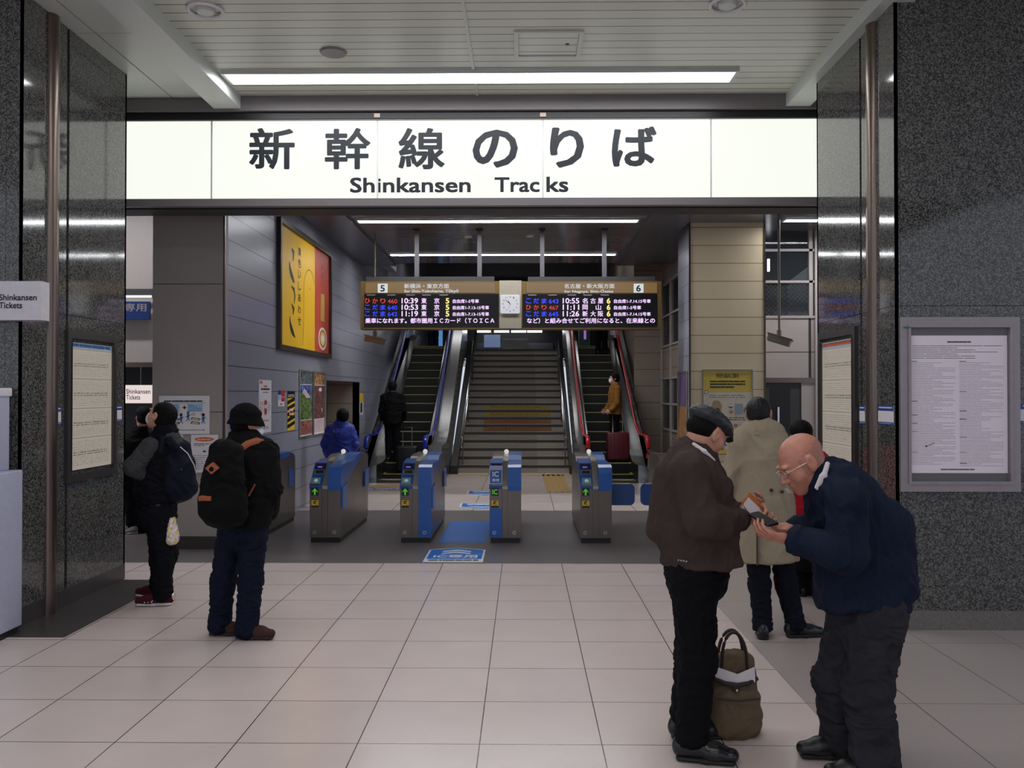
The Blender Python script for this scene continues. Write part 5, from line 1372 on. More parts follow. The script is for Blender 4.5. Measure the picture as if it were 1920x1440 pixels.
pa.trousers(m_blackt, th=.108, kn=.086, an=.072, drop=.0, hipw=(.155, .15), fold=(.006, 12, (1, 1, 1.6)))
def ex(S):
    # open front edge, belly blouse and pocket flap
    S.seg(P(1352, 905, 4.18), P(1368, 1060, 4.15), (.05, .025), (.06, .02), .03)
    S.seg(P(1352, 905, 4.42), P(1366, 1050, 4.45), (.05, .025), (.05, .02), .03)
    S.seg(P(1268, 885, 4.3), P(1258, 1000, 4.3), (.10, .07), (.12, .06), .05)
    S.seg(P(1280, 858, 4.3), P(1318, 876, 4.3), (.07, .10), (.06, .09), .03)
    S.seg(P(1318, 975, 4.05), P(1352, 985, 4.08), .078, .062, .02)
pa.coat(m_brownj, chest=(.20, .15), waist=(.195, .165), hem=(.19, .172), hem_pt=P(1308, 1056, 4.3), sl=(.078, .082, .048), fold=(.006, 11, (1.2, 1, .7)), extra=ex, cuff=.01, shr=.085, collar=False)
S = Solid(.005); S.seg(J['neck'] - pa.up_neck * .02 + Vector((.012, 0, 0)), J['neck'] + pa.up_neck * .04 + Vector((.018, 0, 0)), .072, .066, .015, flat=True)
S.seg(P(1300, 832, 4.20), P(1320, 846, 4.175), (.010, .008), (.012, .008), .01); S.seg(P(1320, 846, 4.175), P(1340, 864, 4.19), (.012, .008), (.008, .006), .01); S.build('shirt_collar', pa.r, m_shirt)
for q, k in (('a', -.1), ('b', .1)):
    add_shoe('shoe', pa.r, Vector((J['an' + q].x, J['an' + q].y, 0)), J['toe' + q], m_leather, m_sole, sc=1.12)
# belt chain glint
o = MB()
for k in range(4): o.ball(P(1272 + k * 5, 1050 + k * .8, 4.12), .005, m_chrome, 8)
o.build('belt_studs', pa.r, True)
# hair below the cap
S = Solid(.005)
for (r_, f_, u_, rr) in ((0, -.034, .012, (.080, .088, .075)),): S.ell(H(r_, f_, u_), rr, H.axes, .02)
S.seg(H(0, -.16, -.12), H(0, .1, -.075), .06, .05, .02, mode='sub'); S.ell(H(0, .075, -.01), (.12, .066, .12), H.axes, .01, 'sub')
for s_ in (-1, 1): S.ell(H(s_ * .078, -.004, -.012), (.018, .024, .036), H.axes, .006, 'sub')
S.build('hair', pa.r, m_hair)
S = Solid(.005)
S.ell(H(0, -.030, .068), (.090, .106, .050), H.axes, .02); S.ell(H(0, .035, .058), (.078, .075, .040), H.axes, .03)
S.seg(H(0, .075, .045), H(0, .118, .022), (.070, .016), (.055, .012), .02, u=H.r, cap=1.0)
S.build('flat_cap', pa.r, m_cap, fold=(.0025, 22, (1, 1, 1)))
o = MB(); o.ball(H(0, -.02, .120), .009, m_cap, 10, (1, 1, .5)); o.build('cap_button', pa.r, True)

# the paper or wallet in his hands
def card(name, c, ux, uy, w, h, t, m, label, cat, m2=None):
    c = Vector(c); ux = Vector(ux).normalized(); uy = (Vector(uy) - ux * Vector(uy).dot(ux)).normalized(); n = ux.cross(uy)
    M = Matrix((ux, uy, n)).transposed().to_4x4(); M.translation = c
    r = root(name, c, label, cat); o = MB(); o.box(-w / 2, w / 2, -h / 2, h / 2, -t / 2, t / 2, m, min(.002, t * .4), M); o.build('cover', r)
    return r, M
hc = P(1411, 952, 4.27)
r, M = card('wallet', hc, (.72, .1, -.69), (.5, .45, .75), .115, .10, .012, mat('tan_leather', (196, 112, 62), .5), 'open tan leather wallet held by the man in the flat cap', 'wallet')
o = MB(); o.box(-.05, .04, -.06, .02, .007, .011, m_white, 0, M); o.build('card_slip', r)
r2, M2 = card('receipt', P(1403, 955, 4.24), (.55, 0, -.83), (.3, .9, .3), .07, .045, .0015, m_white, 'white slip of paper over the tan wallet', 'paper')

# =============================================================== bald man leaning over his phone, far right
J = PJ(dict(neck=(1544, 893, .0), chest=(1590, 962, .02), waist=(1622, 1040, .02), pelvis=(1626, 1135, .02),
            sha=(1590, 938, -.20), ela=(1588, 1040, -.22), wra=(1484, 1010, -.10),
            shb=(1580, 935, .20), elb=(1560, 1030, .22), wrb=(1490, 990, .08),
            hipa=(1645, 1150, -.08), kna=(1626, 1290, -.10), ana=(1640, 1415, -.16),
            hipb=(1608, 1150, .10), knb=(1570, 1272, .08), anb=(1582, 1380, .10)), 4.12)
pb = Person((J['pelvis'].x, 4.12, 0), 'bald man in glasses and navy jacket bending over a phone', J, (-1, -.02, 0), res=.005)
pb.up_neck = (P(1522, 872, 4.12) - J['neck']).normalized()
J['toea'] = Vector((-1, .05, 0)).normalized(); J['toeb'] = Vector((-1, .02, 0)).normalized()
H = Frame(P(1503, 869, 4.12), (-.84, -.14, -.53), (-.57, 0, .82))
def stub(c_):
    q = c_ - np.array(H.o); r_ = q @ np.array(H.r); f_ = q @ np.array(H.f); u_ = q @ np.array(H.u)
    jit = np.sin(r_ * 400) * np.sin(f_ * 310) * .006 + np.sin(u_ * 370) * .004
    return (np.linalg.norm(q, axis=1) < .16) & (u_ + jit > -.055) & (u_ + jit < .045 - .25 * f_) & (f_ + jit < .035) & (f_ > -.13) & ((np.abs(r_) < .079) | (f_ < -.03) | (u_ > .04))
pb.body(H, m_skin2, hsc=1.13, nose=.98, mats=(mat('stubble', (166, 113, 96), .6, var=.25, scale=150), stub), hands=[
    dict(w=J['wra'] + Vector((-.02, 0, 0)), d=(-.86, .10, .12), pn=(-.05, .55, .80), side=1, curl=(28, 38, 25), thumb=(20, 20), spread=2, sc=1.05),
    dict(w=J['wrb'] + Vector((-.01, 0, 0)), d=(-.9, -.2, .02), pn=(.05, -.45, .85), side=-1, curl=(35, 45, 25), thumb=(30, 30), spread=2, sc=1.05)])
add_eyes(pb.bodyo, H, 1.13)

pb.trousers(m_jean, th=.115, kn=.100, an=.092, drop=.01, hipw=(.165, .165), fold=(.012, 9, (1, 1, 1.5)))
def ex(S):
    S.seg(P(1578, 905, 4.12), P(1655, 985, 4.14), (.13, .09), (.15, .10), .08, u=(0, 1, 0))
    S.seg(P(1655, 985, 4.14), P(1672, 1095, 4.14), (.16, .10), (.17, .09), .06, u=(0, 1, 0))
    S.seg(P(1545, 925, 4.12), P(1562, 1120, 4.12), (.13, .05), (.14, .06), .07, u=(0, 1, 0))
    S.seg(P(1588, 1030, 3.9), P(1560, 1035, 3.9), .075, .07, .03)
pb.coat(m_navy, chest=(.19, .15), waist=(.19, .17), hem=(.19, .185), hem_pt=P(1620, 1135, 4.12), sl=(.085, .078, .058), fold=(.010, 10, (1.3, 1, .65)), extra=ex, cuff=.0, shr=.09, collar=False)
S = Solid(.005)
S.seg(J['neck'] - pb.up_neck * .03, J['neck'] + pb.up_neck * .035, .080, .070, .012, flat=True)
S.seg(P(1552, 868, 4.02), P(1545, 892, 4.0), (.012, .007), (.014, .007), .01, u=(1, 0, 0)); S.seg(P(1545, 892, 4.0), P(1534, 917, 4.0), (.022, .007), (.020, .007), .01, u=(1, 0, 0)); S.build('shirt_collar', pb.r, m_shirt)
S = Solid(.005); S.seg(J['neck'] - pb.up_neck * .055 + Vector((.01, 0, 0)), J['neck'] + pb.up_neck * .02 + Vector((.018, 0, .0)), .10, .088, .015, flat=True); S.build('jacket_collar', pb.r, m_navy)
for q in 'ab': add_shoe('shoe', pb.r, Vector((J['an' + q].x, J['an' + q].y, 0)), J['toe' + q], m_black, m_sole, sc=1.15)
HG = lambda a, b, c: H(a * 1.07, b * 1.07, c * 1.07)
g = MB(); fr = mat('glasses_metal', (190, 180, 160), .25, .9)
for s_ in (-1, 1):
    ring = [HG(s_ * .033 + .024 * math.cos(q), .106, .008 + .018 * math.sin(q)) for q in [2 * PI * i / 18 for i in range(18)]]
    g.tube(ring, .0018, fr, 6, closed=True); g.tube([HG(s_ * .057, .104, .012), HG(s_ * .078, .06, .014), HG(s_ * .084, .0, .01)], .0018, fr, 6)
g.tube([HG(-.010, .108, .012), HG(.010, .108, .012)], .0018, fr, 6); gl = g.build('glasses', pb.r, True)
g = MB()
for s_ in (-1, 1): g.poly = None; ring = [HG(s_ * .033 + .023 * math.cos(q), .106, .008 + .017 * math.sin(q)) for q in [2 * PI * i / 18 for i in range(18)]]; g.add(ring, [tuple(range(18))], glass('lens_%d' % (s_ + 1), (220, 225, 235), .02, .15))
g.build('lens', gl)
# surgical mask pulled under the nose
S = Solid(.003); S.ell(HG(0, .098, -.062), (.034, .030, .026), H.axes, .006); S.ell(HG(0, .092, -.058), (.044, .030, .028), H.axes, .004, 'sub'); S.build('mouth_shield', pb.r, glass('shield_film', (210, 205, 205), .2, .5))

c = P(1431, 973, 4.08); r, M = card('mobile_phone', c, (-.50, .80, .30), (.8, .5, .1), .130, .066, .010, m_leather, 'dark mobile phone held by the bald man', 'phone')
o = MB(); o.box(-.058, .058, -.028, .028, .005, .0062, mat('phone_screen', (150, 160, 170), .1), 0, M); o.build('screen', r)

# =============================================================== man in the beige coat, back view
D0 = 6.3
J = PJ(dict(neck=(1424, 800), chest=(1430, 862), waist=(1434, 935), pelvis=(1440, 990),
            sha=(1386, 832, .0), ela=(1366, 905, .0), wra=(1378, 975, .12),
            shb=(1458, 832, .05), elb=(1468, 908, .12), wrb=(1460, 970, .24),
            hipa=(1420, 1010), kna=(1424, 1095, .0), ana=(1430, 1172, -.02),
            hipb=(1462, 1010, .03), knb=(1474, 1095, .03), anb=(1492, 1170, .0)), D0)
pc = Person((J['pelvis'].x, D0, 0), 'man with slick black hair in a long beige coat seen from behind', J, (.22, 1, 0), res=.006)
pc.up_neck = Vector((0, .05, 1)).normalized()
J['toea'] = Vector((.25, -.95, 0)).normalized() * 0 + Vector((.2, 1, 0)).normalized(); J['toeb'] = Vector((1, .12, 0)).normalized()
H = Frame(P(1423, 776, D0 + .03), (.42, 1, -.06), (0, .05, 1))
pc.body(H, m_skin2, hsc=1.04)
pc.trousers(m_navyt, th=.085, kn=.072, an=.062, drop=-.0, hipw=(.15, .11))
def ex(S):
    S.seg(P(1424, 814, D0), P(1430, 850, D0), (.17, .09), (.20, .12), .05, u=pc.side)
    S.seg(P(1426, 860, D0), P(1437, 1049, D0), (.185, .135), (.222, .165), .03, u=pc.side, flat=True)
pc.coat(m_trench, chest=(.185, .13), waist=(.18, .135), hem=(.205, .145), hem_pt=P(1437, 1030, D0), sl=(.072, .066, .058), fold=(.008, 6, (1, 1, .7)), extra=ex, cuff=.02, shr=.08, collar=False)
S = Solid(.005); S.seg(P(1424, 817, D0), P(1424, 790, D0 + .01), (.128, .112), (.074, .074), .015, u=pc.side, flat=True); S.build('coat_collar', pc.r, m_trench)
o = MB()
for (px, py) in ((1372, 915), (1446, 919), (1466, 922)): q = P(px, py, D0 - .16); o.cyl(q, q + Vector((0, -.012, 0)), .011, m_brshoe, 14)
o.build('coat_button', pc.r, True)
o = MB(); o.box(P(1405, 0, D0).x - .002, P(1405, 0, D0).x + .003, D0 - .178, D0 - .15, P(0, 1048, D0).z, P(0, 960, D0).z, m_wood); o.build('coat_vent', pc.r)
for q in 'ab': add_shoe('shoe', pc.r, Vector((J['an' + q].x, J['an' + q].y, 0)), J['toe' + q], m_leather, m_sole, sc=1.05)
S = Solid(.005); S.ell(H(0, -.020, .036), (.084, .102, .086), H.axes, .02); S.ell(H(0, -.035, -.010), (.076, .08, .062), H.axes, .02); S.ell(H(0, .105, -.03), (.12, .085, .12), H.axes, .012, 'sub'); S.ell(H(0, -.04, -.115), (.12, .12, .048), H.axes, .015, 'sub')
for s_ in (-1, 1): S.ell(H(s_ * .082, -.002, -.008), (.022, .027, .038), H.axes, .006, 'sub')
S.build('hair', pc.r, mat('slick_hair', (10, 10, 14), .35, spec=.3, var=.3, scale=70, bump=.5, bscale=150, stretch=(1, .3, 1)), fold=(.002, 40, (1, 1, 1)))

# =============================================================== small person in red behind him
D0 = 7.6
J = PJ(dict(neck=(1503, 842), chest=(1508, 890), waist=(1510, 950), pelvis=(1512, 990),
            sha=(1478, 862, .02), ela=(1470, 925, .0), wra=(1480, 985, -.1),
            shb=(1538, 862, .02), elb=(1545, 925, .0), wrb=(1540, 985, -.1),
            hipa=(1500, 1000), kna=(1500, 1060), ana=(1500, 1102), hipb=(1524, 1000), knb=(1524, 1060), anb=(1526, 1102)), D0)
pd = Person((J['pelvis'].x, D0, 0), 'short person with black hair in a red top behind the beige coat', J, (-.2, 1, 0), res=.008)
pd.up_neck = Z; J['toea'] = J['toeb'] = Vector((-.1, 1, 0)).normalized()
H = Frame(P(1500, 814, D0), (-.2, 1, 0), (0, 0, 1)); pd.body(H, m_skin)
pd.coat(mat('red_top', (164, 26, 40), .75, var=.08, spec=.12), chest=(.19, .12), waist=(.18, .12), hem=(.19, .13), hem_pt=P(1512, 1000, D0), sl=(.06, .05, .045))
pd.trousers(m_blackt, th=.1, kn=.09, an=.07, hipw=(.18, .13))
for q in 'ab': add_shoe('shoe', pd.r, Vector((J['an' + q].x, J['an' + q].y, 0)), J['toe' + q], m_leather, m_sole)
S = Solid(.006); S.ell(H(0, -.02, .03), (.092, .108, .095), H.axes, .02); S.ell(H(0, -.03, -.03), (.088, .09, .08), H.axes, .02); S.ell(H(0, .11, -.03), (.1, .08, .1), H.axes, .012, 'sub'); S.build('hair', pd.r, m_hair)
S = Solid(.008); q = P(1522, 1035, D0 - .2); S.seg(q - Vector((.08, 0, .0)), q + Vector((.10, 0, 0)), (.16, .09), (.16, .09), .03, u=(0, 0, 1)); b = S.build('handbag', None, m_blackj, fold=(.006, 8, (1, 1, 1)))
tag(b, 'black soft shoulder bag hanging beside the person in red', 'bag')

# =============================================================== bucket hat man with the orange strapped backpack
D0 = 6.25
J = PJ(dict(neck=(458, 822), chest=(466, 870), waist=(462, 940), pelvis=(458, 985),
            sha=(432, 848, .05), ela=(420, 905, .10), wra=(432, 955, .2),
            shb=(497, 848, -.02), elb=(507, 918, -.04), wrb=(503, 962, .08),
            hipa=(436, 995, .05), kna=(418, 1090, .05), ana=(412, 1172, .05),
            hipb=(474, 995, -.02), knb=(470, 1090, -.02), anb=(462, 1182, -.04)), D0)
pe = Person((J['pelvis'].x, D0, 0), 'person in a black bucket hat, black jacket and brown shoes seen from behind', J, (.55, .85, 0), res=.006)
pe.up_neck = Vector((.02, .04, 1)).normalized(); J['toea'] = Vector((.93, -.0, 0)).normalized(); J['toeb'] = Vector((.97, -.10, 0)).normalized()
H = Frame(P(462, 795, D0), (.75, .7, -.1), (0, 0, 1)); pe.body(H, m_skin, hsc=.98)
pe.trousers(m_denim, th=.098, kn=.080, an=.072, drop=-.005, hipw=(.175, .13), fold=(.008, 12, (1, 1, 1.6)))
def ex(S): S.seg(P(458, 828, D0), P(452, 848, D0 - .03), (.13, .10), (.14, .1), .04, u=pe.side); S.seg(P(440, 850, D0), P(488, 850, D0), .085, .085, .05)
pe.coat(m_blackj, chest=(.205, .14), waist=(.20, .145), hem=(.20, .155), hem_pt=P(462, 985, D0), sl=(.085, .08, .062), fold=(.008, 9, (1, 1, 1)), extra=ex, cuff=.02, shr=.09)
for q in 'ab': add_shoe('shoe', pe.r, Vector((J['an' + q].x, J['an' + q].y, 0)), J['toe' + q], m_brshoe, mat('dark_sole', (36, 32, 32), .7), sc=1.08)
for q in 'ab':
    a = Vector((J['an' + q].x, J['an' + q].y, .0)); d = J['toe' + q]; o = MB(); b = a + d * .07 + Vector((0, 0, .092)); s_ = Vector((-d.y, d.x, 0))
    for sg in (-1, 1): o.tube([b, b + s_ * sg * .02 + Vector((0, 0, .018)), b + s_ * sg * .035 + d * .01 + Vector((0, 0, -.01))], .003, m_brshoe, 6)
    o.build('shoelace', pe.r, True)
S = Solid(.005); S.ell(H(0, -.01, .060), (.090, .104, .088), H.axes, .02); S.seg(H(0, -.01, .02), H(0, -.01, .09), (.094, .106), (.090, .100), .02, u=H.r, flat=True)
S.seg(H(0, -.005, .045), H(0, -.005, -.006), (.094, .108), (.120, .136), .012, u=H.r, flat=True)
S.seg(H(0, .0, -.1), H(0, .0, .0), (.095, .11), (.088, .10), .01, u=H.r, flat=True, mode='sub'); S.build('bucket_hat', pe.r, mat('hat_fleece', (16, 16, 18), .95, var=.2, scale=90, bump=.8, bscale=260, spec=.12), fold=(.004, 14, (1, 1, 1)))
S = Solid(.005); S.ell(H(0, -.03, -.01), (.082, .085, .075), H.axes, .02); S.ell(H(0, .08, -.01), (.12, .075, .12), H.axes, .01, 'sub'); S.build('hair', pe.r, m_hair)
S = Solid(.005); S.ell(H(.03, .075, -.05), (.05, .04, .045), H.axes, .01); S.build('face_mask', pe.r, m_mask)
# backpack
m_bp = mat('backpack_black', (11, 11, 12), .75, var=.15, scale=50, bump=.3, bscale=220, spec=.12); m_or = mat('orange_leather', (150, 76, 40), .6, var=.08)
bc = P(418, 905, D0 - .30); r = root('backpack', (bc.x, bc.y, P(418, 975, D0 - .30).z), 'black backpack with orange leather straps and patch', 'backpack')
Db = D0 - .30; bdir = Vector((-.55, -.85, 0)).normalized(); bu = Vector((.85, -.55, 0)).normalized()
S = Solid(.006)
S.seg(P(424, 848, Db), P(420, 955, Db), (.125, .085), (.185, .12), .05, u=bu); S.seg(P(412, 885, Db - .03), P(408, 950, Db - .03), (.115, .09), (.155, .10), .04, u=bu)
S.seg(P(395, 962, Db), P(440, 966, Db), (.06, .06), (.05, .05), .04)
S.build('body', r, m_bp, fold=(.010, 8, (1, 1, 1)))
S = Solid(.006); S.seg(P(438, 845, Db + .0), P(408, 842, Db), (.07, .06), (.05, .05), .05); S.build('top_flap', r, m_bp, fold=(.006, 12, (1, 1, 1)))
def strap(name, pts, w, m, par, t=.008):
    o = MB(); o.tube(pts, w, m, 8, t); return o.build(name, par, True)
o = MB(); pts = [P(431, 853, D0 - .20), P(446, 845, D0 - .155), P(464, 832, D0 - .135), P(482, 826, D0 - .10), P(496, 831, D0 - .06), P(503, 845, D0 - .03)]
o.tube(pts, .024, m_or, 8, .008, up=(.25, -.9, .3)); o.build('shoulder_strap', r, True)
o = MB(); o.tube([P(409, 848, D0 - .20), P(412, 834, D0 - .16), P(422, 828, D0 - .12), P(432, 836, D0 - .12)], .022, m_or, 8, .009, up=(.1, -.9, .3)); o.build('shoulder_strap', r, True)
q = P(397, 878, Db - .165); o = MB(); d_ = .045
o.add([q + Vector((-d_, 0, 0)), q + Vector((0, -.01, -d_ * .85)), q + Vector((d_, 0, 0)), q + Vector((0, .01, d_ * .85))] + [q + Vector((-d_, .03, 0)), q + Vector((0, .02, -d_ * .85)), q + Vector((d_, .03, 0)), q + Vector((0, .04, d_ * .85))], [(0, 1, 2, 3), (4, 7, 6, 5), (0, 4, 5, 1), (1, 5, 6, 2), (2, 6, 7, 3), (3, 7, 4, 0)], m_or)
o.ball(q + Vector((0, -.008, -.005)), .016, m_blackj, 10, (1, .4, 1)); o.build('leather_patch', r)
q = P(386, 934, Db - .12); o = MB(); o.box(q.x - .04, q.x + .045, q.y - .03, q.y + .03, q.z - .016, q.z + .016, m_or, .004); o.build('leather_tab', r, True)
q = P(452, 934, D0 - .20); o = MB(); o.ball(q, .018, m_or, 10, (1, .5, 1.2)); o.build('leather_tab', r, True)
o = MB(); o.tube([P(466, 930, D0 - .20), P(478, 908, D0 - .19)], .013, m_or, 8, .006); o.build('zip_pull', r, True)

# =============================================================== masked man in the navy vest
D0 = 7.2
J = PJ(dict(neck=(312, 808), chest=(300, 852), waist=(292, 915), pelvis=(296, 960),
            sha=(282, 838, -.13), ela=(250, 876, -.19), wra=(284, 902, -.06),
            shb=(318, 836, .17), elb=(318, 900, .22), wrb=(322, 955, .12),
            hipa=(298, 970, -.06), kna=(303, 1050, -.06), ana=(305, 1112, -.03),
            hipb=(306, 970, .10), knb=(312, 1040, .10), anb=(298, 1095, .25)), D0)
pf = Person((J['pelvis'].x, D0, 0), 'masked man in a navy vest over grey sleeves looking up to the left', J, (-1, .35, 0), res=.006)
pf.up_neck = Vector((-.1, 0, 1)).normalized(); J['toea'] = Vector((-1, -.12, 0)).normalized(); J['toeb'] = Vector((-1, .2, 0)).normalized()
H = Frame(P(302, 781, D0), (-.9, .30, .34), (.35, 0, .95)); 
pf.body(H, m_skin, hsc=1.06, hands=[dict(w=J['wrb'], d=(0, 0, -1), pn=(-1, .3, 0), side=1, curl=(40, 60, 40))])
pf.trousers(mat('black_jeans', (15, 16, 22), .85, var=.1, spec=.12), th=.10, kn=.085, an=.072, hipw=(.16, .13), fold=(.007, 12, (1, 1, 1.6)))
m_gr = mat('grey_sleeve', (62, 62, 64), .9, var=.08, scale=80, bump=.3, bscale=300, spec=.12)
S = Solid(.006)
for q in 'ab':
    S.seg(J['sh' + q], J['el' + q], .075, .068, .04); S.seg(J['el' + q], J['wr' + q], .066, .045, .03)
S.seg(P(318, 822, D0), P(330, 832, D0), (.08, .10), (.06, .09), .03); S.seg(P(298, 930, D0), P(298, 949, D0), (.155, .12), (.155, .12), .02, u=pf.side, flat=True)
S.build('hooded_sweater', pf.r, m_gr, fold=(.006, 12, (1, 1, 1)))
S = Solid(.006); m_vest = mat('navy_vest', (11, 12, 19), .75, var=.12, scale=30, spec=.12)
S.seg(J['chest'], J['waist'], (.165, .15), (.165, .155), .05, u=pf.side); S.seg(J['waist'], P(297, 942, D0), (.165, .155), (.165, .15), .04, u=pf.side, flat=True); S.seg(J['chest'] + (J['neck'] - J['chest']) * .3, J['neck'], (.15, .13), (.10, .085), .05, u=pf.side)
S.build('vest', pf.r, m_vest, fold=(.008, 9, (1, 1, 2.2)))
m_mar = mat('maroon_suede', (72, 26, 36), .8, spec=.12); m_ws = mat('white_sole', (210, 204, 204), .6)
for q in 'ab':
    sh = add_shoe('shoe', pf.r, Vector((J['an' + q].x, J['an' + q].y, 0)), J['toe' + q], m_mar, m_ws, sc=1.12)
    if q == 'a':
        d = J['toea']; sd = Vector((d.y, -d.x, 0)); sd = sd if sd.y < 0 else -sd; a = Vector((J['ana'].x, J['ana'].y, 0))
        for k in range(3):
            o = MB(); b = a + d * (.075 + .027 * k) + sd * (.053 - .001 * k); o.tube([b + Vector((0, 0, .035)), b - d * .018 - sd * .014 + Vector((0, 0, .068 - .004 * k))], .0055, m_ws, 6); o.build('stripe', sh, True)
        o = MB(); b = a - d * .075 + Vector((0, 0, .07)); o.ball(b, .03, m_silver, 12, (.9, 1, 1.1)); o.build('heel_tab', sh, True)
S = Solid(.005); S.ell(H(0, -.024, .034), (.088, .106, .092), H.axes, .02); S.ell(H(0, -.045, -.02), (.082, .078, .07), H.axes, .02); S.ell(H(0, .1, -.02), (.12, .080, .12), H.axes, .012, 'sub')
for s_ in (-1, 1): S.ell(H(s_ * .084, 0, -.008), (.022, .028, .040), H.axes, .006, 'sub')
S.build('hair', pf.r, m_hair, fold=(.003, 40, (1, 1, 1)))
S = Solid(.004); S.ell(H(0, .072, -.045), (.056, .048, .058), H.axes, .01); S.ell(H(0, .0, -.03), (.075, .062, .1), H.axes, .006, 'sub'); mk = S.build('face_mask', pf.r, m_mask)
o = MB()
for s_ in (-1, 1):
    for du in (-.02, -.075): o.tube([H(s_ * .056, .055, du), H(s_ * .076, .02, (du - .02) / 2), H(s_ * .083, -.012, -.02 + (du + .045) * .5)], .002, m_mask, 6)
o.build('ear_loop', mk, True)
# navy backpack on his back
Db = D0 + .02; r = root('backpack', (P(335, 880, Db).x, Db, P(335, 937, Db).z), 'plain dark navy backpack worn by the masked man', 'backpack')
m_nb = mat('backpack_navy', (12, 17, 32), .7, var=.15, scale=20, spec=.15)
S = Solid(.006); S.seg(P(332, 842, Db), P(334, 915, Db), (.13, .085), (.15, .115), .05, u=(.3, 1, 0)); S.seg(P(346, 870, Db), P(346, 915, Db), (.10, .07), (.12, .085), .03, u=(.3, 1, 0)); S.build('body', r, m_nb, fold=(.007, 8, (1, 1, 1)))
o = MB(); o.tube([P(300, 850, D0 - .20), P(304, 820, D0 - .18), P(318, 822, D0 - .15), P(336, 845, D0 - .14)], .022, m_nb, 8, .008, up=(0, -1, .2)); o.build('shoulder_strap', r, True)
o = MB(); o.tube([P(338, 838, D0 - .16), P(352, 850, D0 - .15), P(364, 872, D0 - .12), P(368, 888, D0 - .08)], .004, m_ws, 6); o.build('zip', r, True)
o = MB(); o.ball(P(340, 880, D0 - .15), .006, m_chrome, 8); o.build('rivet', r, True)
# bright carrier bag
q = P(325, 968, D0 - .05); r = root('carrier_bag', P(325, 1026, D0 - .05), 'small carrier bag patterned in pink, yellow and green held by the masked man', 'bag')
m_cb = mat('bag_pattern', (230, 210, 220), .4)
nt = m_cb.node_tree; vo = nt.nodes.new('ShaderNodeTexVoronoi'); vo.inputs['Scale'].default_value = 9; rp = nt.nodes.new('ShaderNodeValToRGB'); rp.color_ramp.interpolation = 'CONSTANT'
els = rp.color_ramp.elements; els[0].color = lin((226, 190, 220)); els[1].position = .35; els[1].color = lin((225, 210, 90))
for p_, c_ in ((.5, (150, 180, 110)), (.65, (235, 225, 232)), (.8, (190, 120, 190))): e_ = els.new(p_); e_.color = lin(c_)
nt.links.new(vo.outputs['Color'], rp.inputs[0]); nt.links.new(rp.outputs[0], nt.nodes['Principled BSDF'].inputs['Base Color'])
S = Solid(.005); S.seg(P(323, 975, D0 - .05), P(324, 1012, D0 - .05), (.022, .05), (.038, .10), .02, u=(1, 0, 0)); S.build('body', r, m_cb, fold=(.005, 16, (1, 1, 1)))
o = MB(); o.tube([P(321, 972, D0 - .05), P(323, 962, D0 - .02), P(325, 972, D0 - .0)], .004, m_mar, 6); o.build('handle', r, True)

# =============================================================== dark figure behind the masked man
D0 = 10.9
J = PJ(dict(neck=(262, 806), chest=(255, 836), waist=(252, 880), pelvis=(252, 900), sha=(240, 822), ela=(234, 855), wra=(240, 885, -.1), shb=(272, 822, .1), elb=(274, 855, .1), wrb=(268, 885),
            hipa=(246, 905), kna=(248, 955), ana=(247, 994), hipb=(262, 905), knb=(264, 955), anb=(264, 993)), D0)
pg = Person((J['pelvis'].x, D0, 0), 'dim figure all in black waiting by the ticket office at far left', J, (-.5, .8, 0), res=.009)
pg.up_neck = Z; J['toea'] = J['toeb'] = Vector((-.6, -.7, 0)).normalized()
H = Frame(P(268, 780, D0), (-.7, .6, 0), (0, 0, 1)); pg.body(H, m_skin); pg.coat(m_blackj, chest=(.2, .14), waist=(.19, .14), hem=(.2, .15), sl=(.075, .07, .06)); pg.trousers(m_blackt, th=.095, kn=.075, an=.065)
for q in 'ab': add_shoe('shoe', pg.r, Vector((J['an' + q].x, J['an' + q].y, 0)), J['toe' + q], mat('grey_trainer', (120, 118, 112), .7, var=.3, scale=40), m_ws)
S = Solid(.008); S.ell(H(0, -.02, .03), (.09, .105, .092), H.axes, .02); S.ell(H(0, -.03, -.03), (.085, .085, .075), H.axes, .02); S.ell(H(0, .1, -.03), (.1, .07, .1), H.axes, .012, 'sub'); S.build('hair', pg.r, m_hair)

# =============================================================== person in the bright blue jacket beyond the gates
D0 = 13.4
J = PJ(dict(neck=(641, 792), chest=(638, 818), waist=(638, 850), pelvis=(638, 870), sha=(621, 806), ela=(612, 832), wra=(616, 855, .1), shb=(656, 806), elb=(664, 832), wrb=(660, 855, .1),
            hipa=(630, 875), kna=(630, 912), ana=(630, 945), hipb=(646, 875), knb=(646, 912), anb=(646, 945)), D0)
ph = Person((J['pelvis'].x, D0, 0), 'person in a bright blue jacket walking beyond the left gates', J, (.1, 1, 0), res=.008)
ph.up_neck = Z; J['toea'] = J['toeb'] = Vector((.05, 1, 0)).normalized()
H = Frame(P(643, 781, D0), (.1, 1, -.1), (0, 0, 1)); ph.body(H, m_skin, hsc=.95); ph.coat(m_bluej, chest=(.21, .15), waist=(.22, .16), hem=(.22, .17), sl=(.08, .08, .06), fold=(.008, 10, (1, 1, 1))); ph.trousers(m_blackt, th=.095, kn=.075, an=.065)
for q in 'ab': add_shoe('shoe', ph.r, Vector((J['an' + q].x, J['an' + q].y, 0)), J['toe' + q], m_black, m_sole)
S = Solid(.007); S.ell(H(0, -.01, .03), (.094, .108, .096), H.axes, .02); S.ell(H(0, -.02, -.02), (.09, .09, .085), H.axes, .02); S.ell(H(0, .11, -.03), (.1, .07, .1), H.axes, .012, 'sub'); S.build('hair', ph.r, m_hair)
o = MB(); o.tube([P(628, 800, D0 - .05), P(626, 812, D0 - .17), P(624, 840, D0 - .19)], .018, m_black, 8, .006); tag(o.build('bag_strap', ph.r, True), None)

